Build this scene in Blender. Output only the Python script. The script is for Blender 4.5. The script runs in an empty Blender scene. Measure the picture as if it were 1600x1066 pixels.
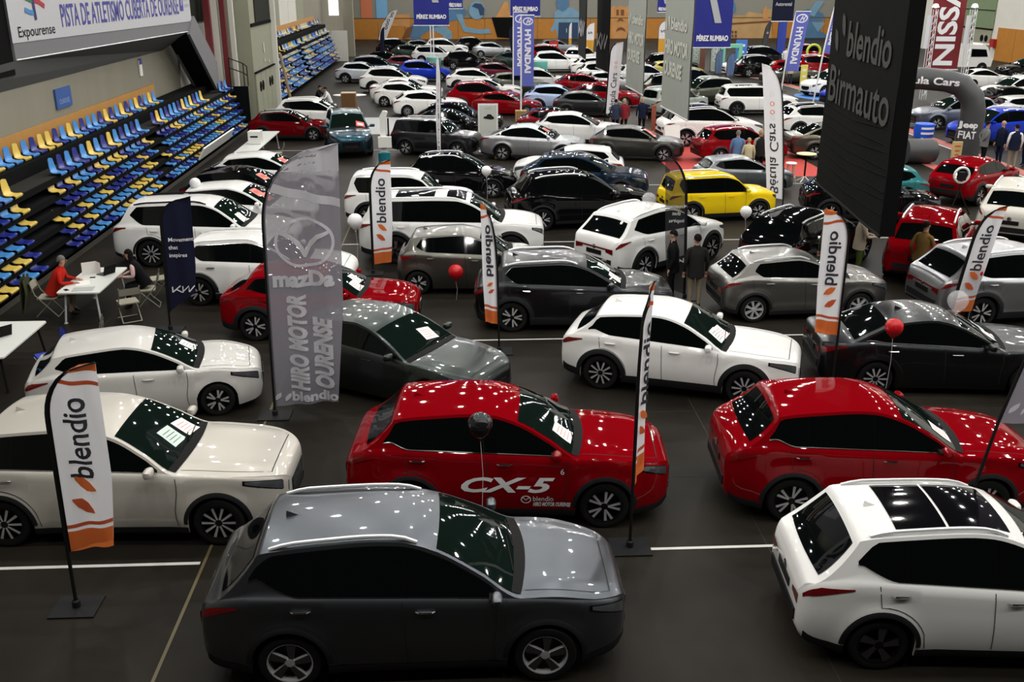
import bpy, bmesh, math, random
from mathutils import Vector, Matrix
random.seed(7)
R = math.radians
S = bpy.context.scene
COL = S.collection

# ---------------------------------------------------------------- camera
cam_d = bpy.data.cameras.new('camera'); cam = bpy.data.objects.new('camera', cam_d); COL.objects.link(cam)
cam_d.sensor_width = 36.0; cam_d.lens = 1556.0/1600*36.0; cam_d.clip_end = 400
PITCH = math.atan(574/1556.0)
cam.location = (0, 0, 7.3); cam.rotation_euler = (math.pi/2-PITCH, 0, R(-2.83))
S.camera = cam
S.view_settings.view_transform = 'Standard'; S.view_settings.look = 'None'
S.view_settings.gamma = 1.0; S.view_settings.exposure = 0.0
try: S.view_settings.use_curve_mapping = False
except Exception: pass
S.cycles.use_denoising = True
S.cycles.max_bounces = 6; S.cycles.diffuse_bounces = 2; S.cycles.glossy_bounces = 3
S.cycles.transmission_bounces = 3; S.cycles.transparent_max_bounces = 8
S.cycles.caustics_reflective = False; S.cycles.caustics_refractive = False
S.cycles.sample_clamp_indirect = 4.0

# ---------------------------------------------------------------- world and lamps
W = bpy.data.worlds.new('world'); S.world = W; W.use_nodes = True
W.node_tree.nodes['Background'].inputs[0].default_value = (.9, .95, 1, 1)
W.node_tree.nodes['Background'].inputs[1].default_value = .006
LAMP_W = 168.0
lamp_data = bpy.data.lights.new('high_bay_light', 'AREA'); lamp_data.shape = 'DISK'; lamp_data.size = .36
lamp_data.energy = LAMP_W; lamp_data.color = (1.0, .975, .93)
LAMPS = []
for iy in range(21):
    for ix in range(13):
        LAMPS.append((-10.0+ix*4.5+(iy % 2)*2.25, 4.5+iy*5.8))
for (x, y) in LAMPS:
    o = bpy.data.objects.new('high_bay_light', lamp_data); o.location = (x, y, 12.6); COL.objects.link(o)

# ---------------------------------------------------------------- materials
MATS = {}
def mat(name, color=(.5, .5, .5), rough=.5, metal=0.0, coat=0.0, emit=None, es=0.0, trans=0.0, alpha=1.0, spec=.5, bump=0.0, bscale=60, vary=0.0, vscale=8, stretch=None):
    if name in MATS: return MATS[name]
    m = bpy.data.materials.new(name); m.use_nodes = True; MATS[name] = m
    nt = m.node_tree; b = nt.nodes['Principled BSDF']
    b.inputs['Base Color'].default_value = (*color, 1); b.inputs['Roughness'].default_value = rough
    b.inputs['Metallic'].default_value = metal; b.inputs['Coat Weight'].default_value = coat; b.inputs['Coat Roughness'].default_value = .03
    b.inputs['Specular IOR Level'].default_value = spec; b.inputs['Coat IOR'].default_value = 1.32
    b.inputs['Transmission Weight'].default_value = trans; b.inputs['Alpha'].default_value = alpha
    if emit: b.inputs['Emission Color'].default_value = (*emit, 1); b.inputs['Emission Strength'].default_value = es
    m.diffuse_color = (*color, 1)
    if bump or vary:
        tc = nt.nodes.new('ShaderNodeTexCoord'); no = nt.nodes.new('ShaderNodeTexNoise'); no.inputs['Detail'].default_value = 4
        src = tc.outputs['Object']
        if stretch:
            mp = nt.nodes.new('ShaderNodeMapping'); mp.inputs['Scale'].default_value = stretch; nt.links.new(src, mp.inputs[0]); src = mp.outputs[0]
        nt.links.new(src, no.inputs['Vector'])
        if vary:
            no.inputs['Scale'].default_value = vscale
            cr = nt.nodes.new('ShaderNodeMixRGB'); cr.inputs[1].default_value = (*[c*(1-vary) for c in color], 1); cr.inputs[2].default_value = (*[min(1, c*(1+vary)) for c in color], 1)
            nt.links.new(no.outputs['Fac'], cr.inputs[0]); nt.links.new(cr.outputs[0], b.inputs['Base Color'])
        if bump:
            n2 = nt.nodes.new('ShaderNodeTexNoise'); n2.inputs['Scale'].default_value = bscale; nt.links.new(src, n2.inputs['Vector'])
            bp = nt.nodes.new('ShaderNodeBump'); bp.inputs['Strength'].default_value = bump; bp.inputs['Distance'].default_value = .02
            nt.links.new(n2.outputs['Fac'], bp.inputs['Height']); nt.links.new(bp.outputs[0], b.inputs['Normal'])
    return m
def paint(name, color, metal=.0, rough=.32):
    return mat('paint_'+name, color, rough, metal, coat=1.0, spec=.05 if metal > .3 else 0.0, vary=.05, vscale=900)
PAINT = dict(
 gunmetal=paint('gunmetal', (.115, .125, .14), .95, .34), red=paint('red', (.20, .001, .004), 0, .4), white=paint('white', (.80, .80, .78)),
 redb=paint('redb', (.13, .001, .003), 0, .4), white2=paint('white2', (.80, .80, .78)), pearl=paint('pearl', (.56, .535, .48), .25, .35), pearl2=paint('pearl2', (.62, .61, .58), .15, .35),
 graphite=paint('graphite', (.05, .06, .057), .92, .3), dgrey=paint('dgrey', (.034, .036, .039), .92, .3), dgrey2=paint('dgrey2', (.085, .082, .075), .92, .3),
 black=paint('black', (.003, .003, .0035)), tealnavy=paint('tealnavy', (.02, .06, .085), .92, .3), titanium=paint('titanium', (.145, .142, .125), .92, .34),
 yellow=paint('yellow', (.80, .56, .01)), navy=paint('navy', (.008, .018, .035), .3), silver=paint('silver', (.42, .43, .45), .92, .33), grey=paint('grey', (.20, .21, .225), .92, .32),
 titan2=paint('titan2', (.25, .245, .23), .92, .33), beige=paint('beige', (.66, .64, .58)), teal=paint('teal', (.03, .16, .17), .3), olive=paint('olive', (.085, .09, .07), .92, .3),
 brown=paint('brown', (.12, .105, .085), .92, .3), blue=paint('blue', (.01, .035, .42), .3, .3), slate=paint('slate', (.15, .17, .21), .92, .32), lightblue=paint('lightblue', (.42, .53, .74), .2),
 palegrey=paint('palegrey', (.55, .58, .62), .3), maroon=paint('maroon', (.09, .006, .02), .4), maroon2=paint('maroon2', (.14, .006, .012), .4), dgreen=paint('dgreen', (.015, .03, .022), .3),
 palegreen=paint('palegreen', (.33, .37, .34), .3), gold=paint('gold', (.42, .36, .10), .4))
M = dict(
 glass=mat('car_glass', (.002, .003, .003), .03, spec=.3), screen=mat('windscreen_glass', (.004, .009, .007), .03, spec=.4), black=mat('black_trim', (.008, .008, .008), .8, spec=.15), gloss=mat('gloss_black', (.003, .003, .004), .05, spec=.35),
 clad=mat('grey_black_plastic', (.012, .012, .013), .6, spec=.2), tyre=mat('tyre_rubber', (.010, .010, .010), .8, spec=.15), rimd=mat('dark_alloy', (.035, .036, .038), .3, .9), rimm=mat('grey_alloy', (.16, .165, .17), .3, .9), rims=mat('silver_alloy', (.60, .61, .62), .3, .45),
 chrome=mat('chrome', (.8, .8, .8), .12, 1), rail=mat('satin_aluminium', (.80, .81, .82), .35, .45), lamp=mat('headlamp_glass', (.12, .13, .14), .12, .5, coat=1), tail=mat('tail_lamp_red', (.16, .004, .006), .1, coat=1),
 plate=mat('black_plate', (.01, .01, .01), .3), platew=mat('white_plate', (.8, .8, .8), .4), gap=mat('panel_gap', (.004, .004, .004), .8), ltr=mat('white_lettering', (.82, .82, .82), .5),
 paper=mat('white_paper', (.86, .84, .80), .7), paperg=mat('green_paper', (.62, .74, .68), .7), pinkp=mat('pink_print', (.80, .22, .18), .7), redp=mat('red_print', (.75, .09, .07), .6))

# ---------------------------------------------------------------- mesh helpers
class MB:
    def __init__(s): s.v = []; s.f = []; s.m = []
    def add(s, v, f, m=0):
        o = len(s.v); s.v += [tuple(p) for p in v]
        for q in f: s.f.append(tuple(i+o for i in q)); s.m.append(m)
        return s
    def merge(s, o, m=None):
        n = len(s.v); s.v += o.v
        for q, k in zip(o.f, o.m): s.f.append(tuple(i+n for i in q)); s.m.append(k if m is None else m)
        return s
    def box(s, c, d, m=0, rz=0, rot=None):
        x, y, z = [k/2 for k in d]; v = [(a*x, b*y, e*z) for a in (-1, 1) for b in (-1, 1) for e in (-1, 1)]
        if rot is not None: v = [rot @ Vector(p) for p in v]
        elif rz: v = [(p[0]*math.cos(rz)-p[1]*math.sin(rz), p[0]*math.sin(rz)+p[1]*math.cos(rz), p[2]) for p in v]
        v = [(p[0]+c[0], p[1]+c[1], p[2]+c[2]) for p in v]
        return s.add(v, [(0, 1, 3, 2), (4, 6, 7, 5), (0, 4, 5, 1), (2, 3, 7, 6), (0, 2, 6, 4), (1, 5, 7, 3)], m)
    def tube(s, pts, r, n=8, m=0, cap=True):
        pts = [Vector(p) for p in pts]; k = len(pts); rr = r if isinstance(r, (list, tuple)) else [r]*k
        v = []; up = None
        for i, p in enumerate(pts):
            t = (pts[min(i+1, k-1)]-pts[max(i-1, 0)]).normalized()
            if up is None: up = Vector((0, 0, 1)) if abs(t.z) < .9 else Vector((1, 0, 0))
            a = t.cross(up).normalized(); b = a.cross(t).normalized(); up = b
            for j in range(n):
                th = 2*math.pi*j/n; v.append(p+a*(math.cos(th)*rr[i])+b*(math.sin(th)*rr[i]))
        f = [(i*n+j, i*n+(j+1) % n, (i+1)*n+(j+1) % n, (i+1)*n+j) for i in range(k-1) for j in range(n)]
        if cap: f += [tuple(range(n-1, -1, -1)), tuple(range((k-1)*n, k*n))]
        return s.add(v, f, m)
    def lathe(s, prof, n=20, m=0, c=(0, 0, 0), axis='z', cap=False):
        v = []
        for (r, h) in prof:
            for j in range(n):
                t = 2*math.pi*j/n; a, b = r*math.cos(t), r*math.sin(t)
                p = (a, b, h) if axis == 'z' else ((a, h, b) if axis == 'y' else (h, a, b))
                v.append((p[0]+c[0], p[1]+c[1], p[2]+c[2]))
        k = len(prof); f = [(i*n+j, i*n+(j+1) % n, (i+1)*n+(j+1) % n, (i+1)*n+j) for i in range(k-1) for j in range(n)]
        if cap: f += [tuple(range(n-1, -1, -1)), tuple(range((k-1)*n, k*n))]
        return s.add(v, f, m)
    def grid(s, rows, m=0, close=False):
        k = len(rows); n = len(rows[0]); v = [p for r in rows for p in r]
        f = [(i*n+j, i*n+j+1, (i+1)*n+j+1, (i+1)*n+j) for i in range(k-1) for j in range(n-1)]
        if close: f += [(i*n+n-1, i*n, (i+1)*n, (i+1)*n+n-1) for i in range(k-1)]
        return s.add(v, f, m)
    def prism(s, poly, fn, d, m=0):
        """polygon given in 2D, mapped by fn(a,b,depth) and extruded by d"""
        n = len(poly); v = [fn(a, b, 0) for a, b in poly]+[fn(a, b, d) for a, b in poly]
        return s.add(v, [tuple(range(n-1, -1, -1)), tuple(range(n, 2*n))]+[(i, (i+1) % n, n+(i+1) % n, n+i) for i in range(n)], m)
    def mirrored(s):
        o = MB(); o.v = [(p[0], -p[1], p[2]) for p in s.v]; o.f = [tuple(reversed(q)) for q in s.f]; o.m = list(s.m); return o
    def moved(s, dx=0, dy=0, dz=0):
        o = MB(); o.v = [(p[0]+dx, p[1]+dy, p[2]+dz) for p in s.v]; o.f = list(s.f); o.m = list(s.m); return o
    def mesh(s, name, mats, smooth=True, angle=40, weld=0.0, recalc=True):
        me = bpy.data.meshes.new(name); me.from_pydata([tuple(p) for p in s.v], [], s.f)
        keys = []
        for k in s.m:
            if k not in keys: keys.append(k)
        if 'P' in keys: keys.remove('P'); keys.insert(0, 'P')
        for k in keys:
            q = mats if not isinstance(mats, (dict, list, tuple)) else (mats[k] if k != 'P' or (isinstance(mats, dict) and 'P' in mats) else PAINT['white'])
            me.materials.append(q)
        me.polygons.foreach_set('material_index', [keys.index(k) for k in s.m])
        me.update()
        if recalc or weld:
            bm = bmesh.new(); bm.from_mesh(me)
            if weld: bmesh.ops.remove_doubles(bm, verts=bm.verts, dist=weld)
            if recalc: bmesh.ops.recalc_face_normals(bm, faces=bm.faces)
            bm.to_mesh(me); bm.free()
        me.polygons.foreach_set('use_smooth', [smooth]*len(me.polygons))
        if smooth: me.set_sharp_from_angle(angle=R(angle))
        me.update(); return me
def obj(name, me, parent=None, loc=None, rz=None, kind=None):
    o = bpy.data.objects.new(name, me); COL.objects.link(o)
    if parent: o.parent = parent
    if loc is not None: o.location = loc
    if rz is not None: o.rotation_euler = (0, 0, rz)
    if kind: o['kind'] = kind
    return o
def tag(o, label, cat, group=None, kind=None):
    o['label'] = label; o['category'] = cat
    if group: o['group'] = group
    if kind: o['kind'] = kind
    return o
def empty(name, label, cat, loc=(0, 0, 0), rz=0, group=None):
    o = bpy.data.objects.new(name, None); o.empty_display_size = .2; COL.objects.link(o); o.location = loc; o.rotation_euler = (0, 0, rz)
    return tag(o, label, cat, group)
_txt = {}
def text2d(s, size=1.0, bold=0.0, font=None, align='CENTER', width=None, slant=0.0):
    """(verts2d, faces) of a line of text; width squeezes it to that length"""
    cu = bpy.data.curves.new('t', 'FONT'); cu.body = s; cu.size = size; cu.offset = bold; cu.align_x = align; cu.shear = slant; cu.resolution_u = 3
    o = bpy.data.objects.new('t', cu); COL.objects.link(o)
    dg = bpy.context.evaluated_depsgraph_get(); me = o.evaluated_get(dg).to_mesh()
    v = [(p.co.x, p.co.y-.34*size) for p in me.vertices]; f = [tuple(p.vertices) for p in me.polygons]
    o.evaluated_get(dg).to_mesh_clear(); bpy.data.objects.remove(o); bpy.data.curves.remove(cu)
    if width and v:
        a = min(p[0] for p in v); b = max(p[0] for p in v); k = width/(b-a); mid = (a+b)/2 if align == 'CENTER' else a
        v = [((p[0]-mid)*k, p[1]) for p in v]
    return v, f
def stroke2d(pts, w):
    """flat ribbon following 2D points"""
    v = []; f = []
    n = len(pts)
    for i, p in enumerate(pts):
        a = pts[max(i-1, 0)]; b = pts[min(i+1, n-1)]; dx, dy = b[0]-a[0], b[1]-a[1]; l = math.hypot(dx, dy) or 1
        ww = w[i] if isinstance(w, (list, tuple)) else w
        v += [(p[0]-dy/l*ww/2, p[1]+dx/l*ww/2), (p[0]+dy/l*ww/2, p[1]-dx/l*ww/2)]
    for i in range(n-1): f.append((2*i, 2*i+1, 2*i+3, 2*i+2))
    return v, f
def ell2d(cx, cy, rx, ry, w, n=28, a0=0, a1=360):
    return stroke2d([(cx+rx*math.cos(R(a0+(a1-a0)*i/n)), cy+ry*math.sin(R(a0+(a1-a0)*i/n))) for i in range(n+1)], w)
def poly2d(p): return list(p), [tuple(range(len(p)))]
def place2d(vf, dx=0, dy=0, k=1.0, rot=0, mirror=False):
    c, s = math.cos(R(rot)), math.sin(R(rot)); o = []
    for (x, y) in vf[0]:
        if mirror: x = -x
        x *= k; y *= k; o.append((dx+c*x-s*y, dy+s*x+c*y))
    return o, vf[1]
# ---------------------------------------------------------------- car shapes (pure maths)
def pchip(pts):
    xs=[p[0] for p in pts]; ys=[p[1] for p in pts]; n=len(xs)
    h=[xs[i+1]-xs[i] for i in range(n-1)]; dl=[(ys[i+1]-ys[i])/h[i] for i in range(n-1)]
    m=[dl[0]]+[0.0]*(n-2)+[dl[-1]]
    for i in range(1,n-1):
        if dl[i-1]*dl[i]>0:
            w1=2*h[i]+h[i-1]; w2=h[i]+2*h[i-1]; m[i]=(w1+w2)/(w1/dl[i-1]+w2/dl[i])
    def f(x):
        if x<=xs[0]: return ys[0]
        if x>=xs[-1]: return ys[-1]
        lo,hi=0,n-1
        while hi-lo>1:
            k=(lo+hi)//2
            if xs[k]<=x: lo=k
            else: hi=k
        t=(x-xs[lo])/h[lo]; a=t*t; b=a*t
        return (2*b-3*a+1)*ys[lo]+(b-2*a+t)*h[lo]*m[lo]+(3*a-2*b)*ys[lo+1]+(b-a)*h[lo]*m[lo+1]
    return f

class Shape:
    """one body style; d runs from the front bumper backwards, y sideways, z up"""
    D=dict(L=4.55,W=1.85,H=1.66,fo=.92,wb=2.70,R=.35,gc=.20,hz=.96,cowl=1.22,cowlz=1.10,wst=2.05,peak=2.75,
           red=3.92,rez=1.57,rgd=4.32,rgz=1.12,tz=1.00,belt0=1.02,belt1=1.10,tum=.42,dr=3.95,dk=.30,zk=.55,
           dB=2.42,dC=3.42,crown=.05,rear='hatch',rails=1,clad=1,chrome=0,pano=0,rim='five',tail='wrap',
           hl=.52,hlh=.13,roofw=.0,bar=0,gr=.0)
    def __init__(s,**k):
        s.__dict__.update(Shape.D); s.__dict__.update(k)
        L,H=s.L,s.H
        tp=[(0,s.hz-.22),(.025,s.hz-.155),(.08,s.hz-.095),(.18,s.hz-.045),(.34,s.hz),(max(.56,s.cowl-.42),s.cowlz-.04),(s.cowl,s.cowlz),
            (s.cowl+.5*(s.wst-s.cowl),s.cowlz+.535*(H-.085-s.cowlz)),(s.wst,H-.085),(s.wst+.16,H-.04),(s.wst+.36,H-.012),(s.peak,H),
            (.5*(s.peak+s.red),H-.3*(H-s.rez)),(s.red-.12,s.rez+.02),(s.red,s.rez)]
        if s.rear=='hatch':
            tp+=[(s.red+.03,s.rez-.045),(s.rgd,s.rgz),(min(s.rgd+.07,L-.06),s.rgz-.035),(L-.035,s.tz-.03),(L,s.tz-.14)]
        else:
            tp+=[(.5*(s.red+s.rgd),s.rgz+.53*(s.rez-s.rgz)),(s.rgd,s.rgz),(s.rgd+.12,s.rgz-.02),(L-.12,s.tz),(L-.04,s.tz-.03),(L,s.tz-.14)]
        q=[tp[0]]
        for p in tp[1:]:
            if p[0]>q[-1][0]+.005: q.append(p)
        s.top=pchip(q)
        bp=[(0,s.hz-.25),(.05,s.hz-.17),(.16,s.hz-.11),(.34,s.hz-.06),(s.cowl-.3,s.belt0-.03),(s.cowl+.2,s.belt0),(.5*(s.cowl+s.dr),.45*s.belt0+.55*s.belt1),(s.dr,s.belt1)]
        e=L-.1
        bp+=[(max(s.rgd,s.dr+.1),min(s.belt1,s.rgz-.05)),(L-.03,s.tz-.09),(L,s.tz-.17)]
        q=[bp[0]]
        for p in bp[1:]:
            if p[0]>q[-1][0]+.005: q.append(p)
        s.blt=pchip(q)
        s.plan=pchip([(0,.44),(.012,.52),(.04,.60),(.10,.70),(.22,.815),(.42,.915),(.80,.978),(1.5,1.),(L-1.1,1.),(L-.6,.98),(L-.3,.94),(L-.14,.895),(L-.06,.84),(L-.02,.78),(L,.72)])
        s.bot=pchip([(0,.36),(.05,s.gc+.07),(.25,s.gc+.02),(.7,s.gc),(L-.7,s.gc),(L-.25,s.gc+.05),(L-.05,s.gc+.12),(L,s.gc+.20)])
        s.crw=pchip([(0,.015),(.25,.035),(s.cowl-.2,.055),(s.cowl+.05,.075),(s.wst,.075),(s.wst+.4,s.crown),(s.red-.2,s.crown),(s.red+.1,.06),(s.rgd,.05),(L,.012)])
        s.ax=(s.fo,s.fo+s.wb); s.Ra=s.R+.055
        s.ff=pchip([(0,.945),(.12,.975),(.4,1.0),(.66,.985),(.74,.972),(.88,.962),(1,.93)])
    def zb(s,d):
        z=s.bot(d)
        for a in s.ax:
            u=s.Ra**2-(d-a)**2
            if u>0: z=max(z,s.R+u**.5)
        return z
    def zs(s,d): return min(s.blt(d),s.top(d)-s.crw(d)-.012)
    def sidey(s,d,z):
        z0=s.bot(d); zz=s.zs(d); r=(z-z0)/max(.05,zz-z0); r=min(1,max(0,r))
        y=s.W/2*s.plan(d)*s.ff(r)
        for a in s.ax:
            q=((d-a)**2+(z-s.R)**2)**.5
            t=abs(q-s.Ra)/.16
            if t<1: y+=.022*(1-t*t)**2
        return y
    def G(s,d):
        y=s.sidey(d,s.zs(d)); return y-.022,s.zs(d)+.012
    def edge(s,d):
        y,z=s.G(d); ze=max(z,s.top(d)-s.crw(d)); return max(.12,y-(ze-z)*s.tum),ze
    def gy(s,d,z):
        y,z0=s.G(d); return y-(z-z0)*s.tum
    def P(s,d,u):
        y,ze=s.edge(d); z=ze+(max(s.top(d),ze+.002)-ze)*(1-abs(u)**2.2)
        if .12<d<s.cowl: t=(d-.12)/(s.cowl-.12); z+=.020*math.exp(-((abs(u)-.66)/.13)**2)*math.sin(math.pi*min(1,t*1.05))**.7 if t<.95 else 0
        return (s.L/2-d,u*y,z)
    def stations(s):
        L=s.L; c=[0,.01,.028,.05,.08,.12,.17,.23,.3,.4,L,L-.01,L-.03,L-.055,L-.09,L-.14,L-.2,L-.28]
        x=.5
        while x<L-.3: c.append(x); x+=.13
        for a in s.ax:
            for k in range(15):
                c.append(a-s.Ra*math.cos(math.pi*k/14))
            c+=[a-s.Ra-.004,a+s.Ra+.004,a-s.Ra-.07,a+s.Ra+.07]
        n=9
        for k in range(n+1): c.append(s.cowl+(s.wst-s.cowl)*k/n); c.append(s.red+(s.rgd-s.red)*k/n)
        c+=[s.wst+.08,s.wst+.16,s.wst+.26,s.red-.1,s.red-.04,s.red+.03,s.rgd+.05]
        c=sorted(v for v in c if 0<=v<=L); o=[c[0]]
        for v in c[1:]:
            if v-o[-1]>.0035: o.append(v)
        o[-1]=L
        return o
    def section(s,d):
        zb=s.zb(d); z0=s.bot(d); zs=s.zs(d)
        if zb>zs-.03: zb=zs-.03
        yb=s.sidey(d,zb); yi=max(.1,s.W/2*s.plan(d)-.34)
        pts=[(0,z0),(yi,z0),(yi,zb),(yb-.02,zb)]
        for k in range(9):
            z=zb+.002+(zs-zb-.002)*(k/8)
            pts.append((s.sidey(d,z),z))
        yg,zg=s.G(d); ye,ze=s.edge(d)
        for k in range(6):
            t=k/5; z=zg+(ze-zg)*t; pts.append((yg-(ze-zg)*t*s.tum if yg-(ze-zg)*s.tum>.12 else yg+(ye-yg)*t,z))
        for u in (.97,.9,.82,.74,.66,.58,.48,.32,.16,0):
            p=s.P(d,u); pts.append((p[1],p[2]))
        return pts

STYLES=dict(
 mghs=dict(L=4.60,W=1.88,H=1.66,fo=.93,wb=2.72,cowl=1.20,wst=2.08,red=3.95,rez=1.57,rgd=4.40,rgz=1.10,chrome=1,hl=.42,dr=4.02,dk=.5,zk=.62,rim='turbine',bright=1,tum=.46),
 cx5=dict(L=4.56,W=1.85,H=1.66,fo=.94,wb=2.70,hz=1.0,cowl=1.32,cowlz=1.12,belt0=1.06,belt1=1.14,wst=2.16,red=3.86,rez=1.58,rgd=4.30,rgz=1.16,tz=1.02,dr=3.98,dk=.34,zk=.50,rails=0,chrome=1,rim='five',dB=2.55,dC=3.45,tum=.45),
 cx60=dict(L=4.75,W=1.89,H=1.66,fo=.90,wb=2.87,hz=1.0,cowl=1.45,cowlz=1.11,belt0=1.05,belt1=1.12,wst=2.25,peak=2.9,red=4.02,rez=1.58,rgd=4.48,rgz=1.15,tz=1.02,dr=4.1,dk=.4,zk=.5,rails=0,chrome=1,rim='multi',dB=2.7,dC=3.6),
 zs=dict(L=4.32,W=1.81,H=1.64,fo=.86,wb=2.585,R=.335,cowl=1.12,wst=1.92,peak=2.5,red=3.72,rez=1.55,rgd=4.18,rgz=1.06,tz=.98,belt0=.98,belt1=1.09,dr=3.72,dk=.42,zk=.5,dB=2.25,dC=3.2,chrome=1,pano=1,rim='turbine',tail='wide'),
 cx30=dict(L=4.40,W=1.80,H=1.54,fo=.93,wb=2.655,R=.34,hz=.93,cowl=1.32,cowlz=1.03,belt0=.97,belt1=1.06,wst=2.12,peak=2.62,red=3.72,rez=1.45,rgd=4.16,rgz=1.08,tz=.97,dr=3.85,dk=.42,zk=.5,rails=0,clad=2,dB=2.45,dC=3.35,rim='multi'),
 hatch=dict(L=4.46,W=1.80,H=1.44,fo=.93,wb=2.725,R=.325,gc=.15,hz=.84,cowl=1.36,cowlz=.96,belt0=.90,belt1=1.0,wst=2.16,peak=2.6,red=3.76,rez=1.34,rgd=4.28,rgz=1.0,tz=.92,dr=3.75,dk=.4,zk=.5,rails=0,clad=0,dB=2.45,dC=3.3,rim='multi'),
 small=dict(L=3.62,W=1.60,H=1.49,fo=.70,wb=2.40,R=.29,gc=.15,hz=.88,cowl=.92,cowlz=1.0,belt0=.93,belt1=1.02,wst=1.62,peak=2.0,red=3.22,rez=1.40,rgd=3.50,rgz=1.02,tz=.92,dr=3.12,dk=.25,zk=.4,rails=0,clad=0,dB=1.95,dC=2.72,rim='five',hl=.45,bpil=1),
 supermini=dict(L=4.04,W=1.75,H=1.45,fo=.82,wb=2.56,R=.31,gc=.15,hz=.86,cowl=1.10,cowlz=.98,belt0=.91,belt1=1.0,wst=1.88,peak=2.35,red=3.50,rez=1.36,rgd=3.88,rgz=1.0,tz=.92,dr=3.45,dk=.35,zk=.45,rails=0,clad=0,dB=2.18,dC=2.98,rim='five'),
 sedan=dict(L=4.66,W=1.80,H=1.44,fo=.93,wb=2.725,R=.325,gc=.15,hz=.85,cowl=1.38,cowlz=.96,belt0=.90,belt1=.99,wst=2.18,peak=2.65,red=3.40,rez=1.36,rgd=4.12,rgz=1.04,tz=1.0,dr=3.86,dk=.35,zk=.5,rear='sedan',rails=0,clad=0,chrome=1,dB=2.45,dC=3.3,rim='multi'),
 fastback=dict(L=4.60,W=1.83,H=1.52,fo=.90,wb=2.67,R=.34,gc=.17,hz=.92,cowl=1.25,cowlz=1.03,belt0=.97,belt1=1.04,wst=2.05,peak=2.5,red=3.25,rez=1.45,rgd=4.18,rgz=1.10,tz=1.06,dr=3.85,dk=.5,zk=.4,rear='sedan',rails=0,clad=1,dB=2.4,dC=3.3,rim='five'),
 niro=dict(L=4.42,W=1.825,H=1.55,fo=.88,wb=2.72,R=.34,gc=.17,hz=.92,cowl=1.15,cowlz=1.03,belt0=.98,belt1=1.06,wst=1.98,peak=2.5,red=3.80,rez=1.47,rgd=4.20,rgz=1.08,tz=.98,dr=3.72,dk=.25,zk=.55,rails=1,clad=2,dB=2.35,dC=3.2,rim='five',chrome=2,tail='boom'),
 stonic=dict(L=4.16,W=1.76,H=1.52,fo=.84,wb=2.58,R=.325,gc=.18,hz=.93,cowl=1.10,cowlz=1.04,belt0=.98,belt1=1.07,wst=1.88,peak=2.35,red=3.55,rez=1.44,rgd=3.98,rgz=1.06,tz=.96,dr=3.40,dk=.2,zk=.45,rails=1,clad=1,dB=2.2,dC=2.98,rim='seven',bright=1,bpil=1,chrome=0),
 sportage=dict(L=4.52,W=1.865,H=1.65,fo=.90,wb=2.68,cowl=1.18,cowlz=1.09,wst=2.02,red=3.90,rez=1.55,rgd=4.36,rgz=1.12,tz=1.02,dr=3.85,dk=.45,zk=.45,rails=1,clad=2,dB=2.4,dC=3.3,rim='five',tail='boom',bright=0),
 wagon=dict(L=4.81,W=1.90,H=1.69,fo=.95,wb=2.815,R=.365,cowl=1.30,cowlz=1.10,wst=2.10,peak=2.8,red=4.30,rez=1.62,rgd=4.62,rgz=1.15,tz=1.02,dr=4.25,dk=.35,zk=.55,rails=2,clad=1,dB=2.55,dC=3.55,rim='multi'),
 ev9=dict(L=5.0,W=1.98,H=1.75,fo=.90,wb=3.10,R=.38,hz=1.06,cowl=1.15,cowlz=1.16,belt0=1.08,belt1=1.12,wst=2.0,peak=2.9,red=4.62,rez=1.70,rgd=4.86,rgz=1.16,tz=1.04,dr=4.62,dk=.2,zk=.6,rails=1,clad=2,pano=2,dB=2.6,dC=3.75,tum=.33,rim='turbine',hl=.3),
 boxy=dict(L=4.24,W=1.80,H=1.68,fo=.84,wb=2.57,R=.35,hz=1.04,cowl=1.14,cowlz=1.12,belt0=1.05,belt1=1.08,wst=1.68,peak=2.3,red=3.92,rez=1.64,rgd=4.14,rgz=1.10,tz=1.02,dr=3.85,dk=.15,zk=.6,rails=1,clad=2,dB=2.15,dC=2.95,tum=.28,rim='five',hl=.25,bpil=1),
 suv=dict(),
 suvcoupe=dict(L=4.36,W=1.79,H=1.53,fo=.88,wb=2.67,R=.345,cowl=1.22,cowlz=1.04,belt0=.98,belt1=1.06,hz=.94,wst=2.0,peak=2.45,red=3.65,rez=1.43,rgd=4.14,rgz=1.08,tz=1.0,dr=3.68,dk=.4,zk=.4,rails=0,clad=2,dB=2.35,dC=3.25,rim='five'),
 bubble=dict(L=3.65,W=1.68,H=1.52,fo=.76,wb=2.32,R=.31,gc=.16,hz=.92,cowl=.98,cowlz=1.02,belt0=.94,belt1=1.0,wst=1.66,peak=2.05,red=3.12,rez=1.40,rgd=3.50,rgz=1.0,tz=.9,dr=3.0,dk=.4,zk=.4,rails=0,clad=0,dB=2.2,dC=2.9,rim='multi'),
 van=dict(L=4.75,W=1.92,H=1.85,fo=.90,wb=3.0,R=.34,hz=1.10,cowl=.95,cowlz=1.22,belt0=1.10,belt1=1.12,wst=1.75,peak=2.6,red=4.55,rez=1.80,rgd=4.68,rgz=1.15,tz=1.0,dr=4.4,dk=.1,zk=.6,rails=1,clad=1,tum=.2,dB=2.3,dC=3.4,rim='five',hl=.3),
)
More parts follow.
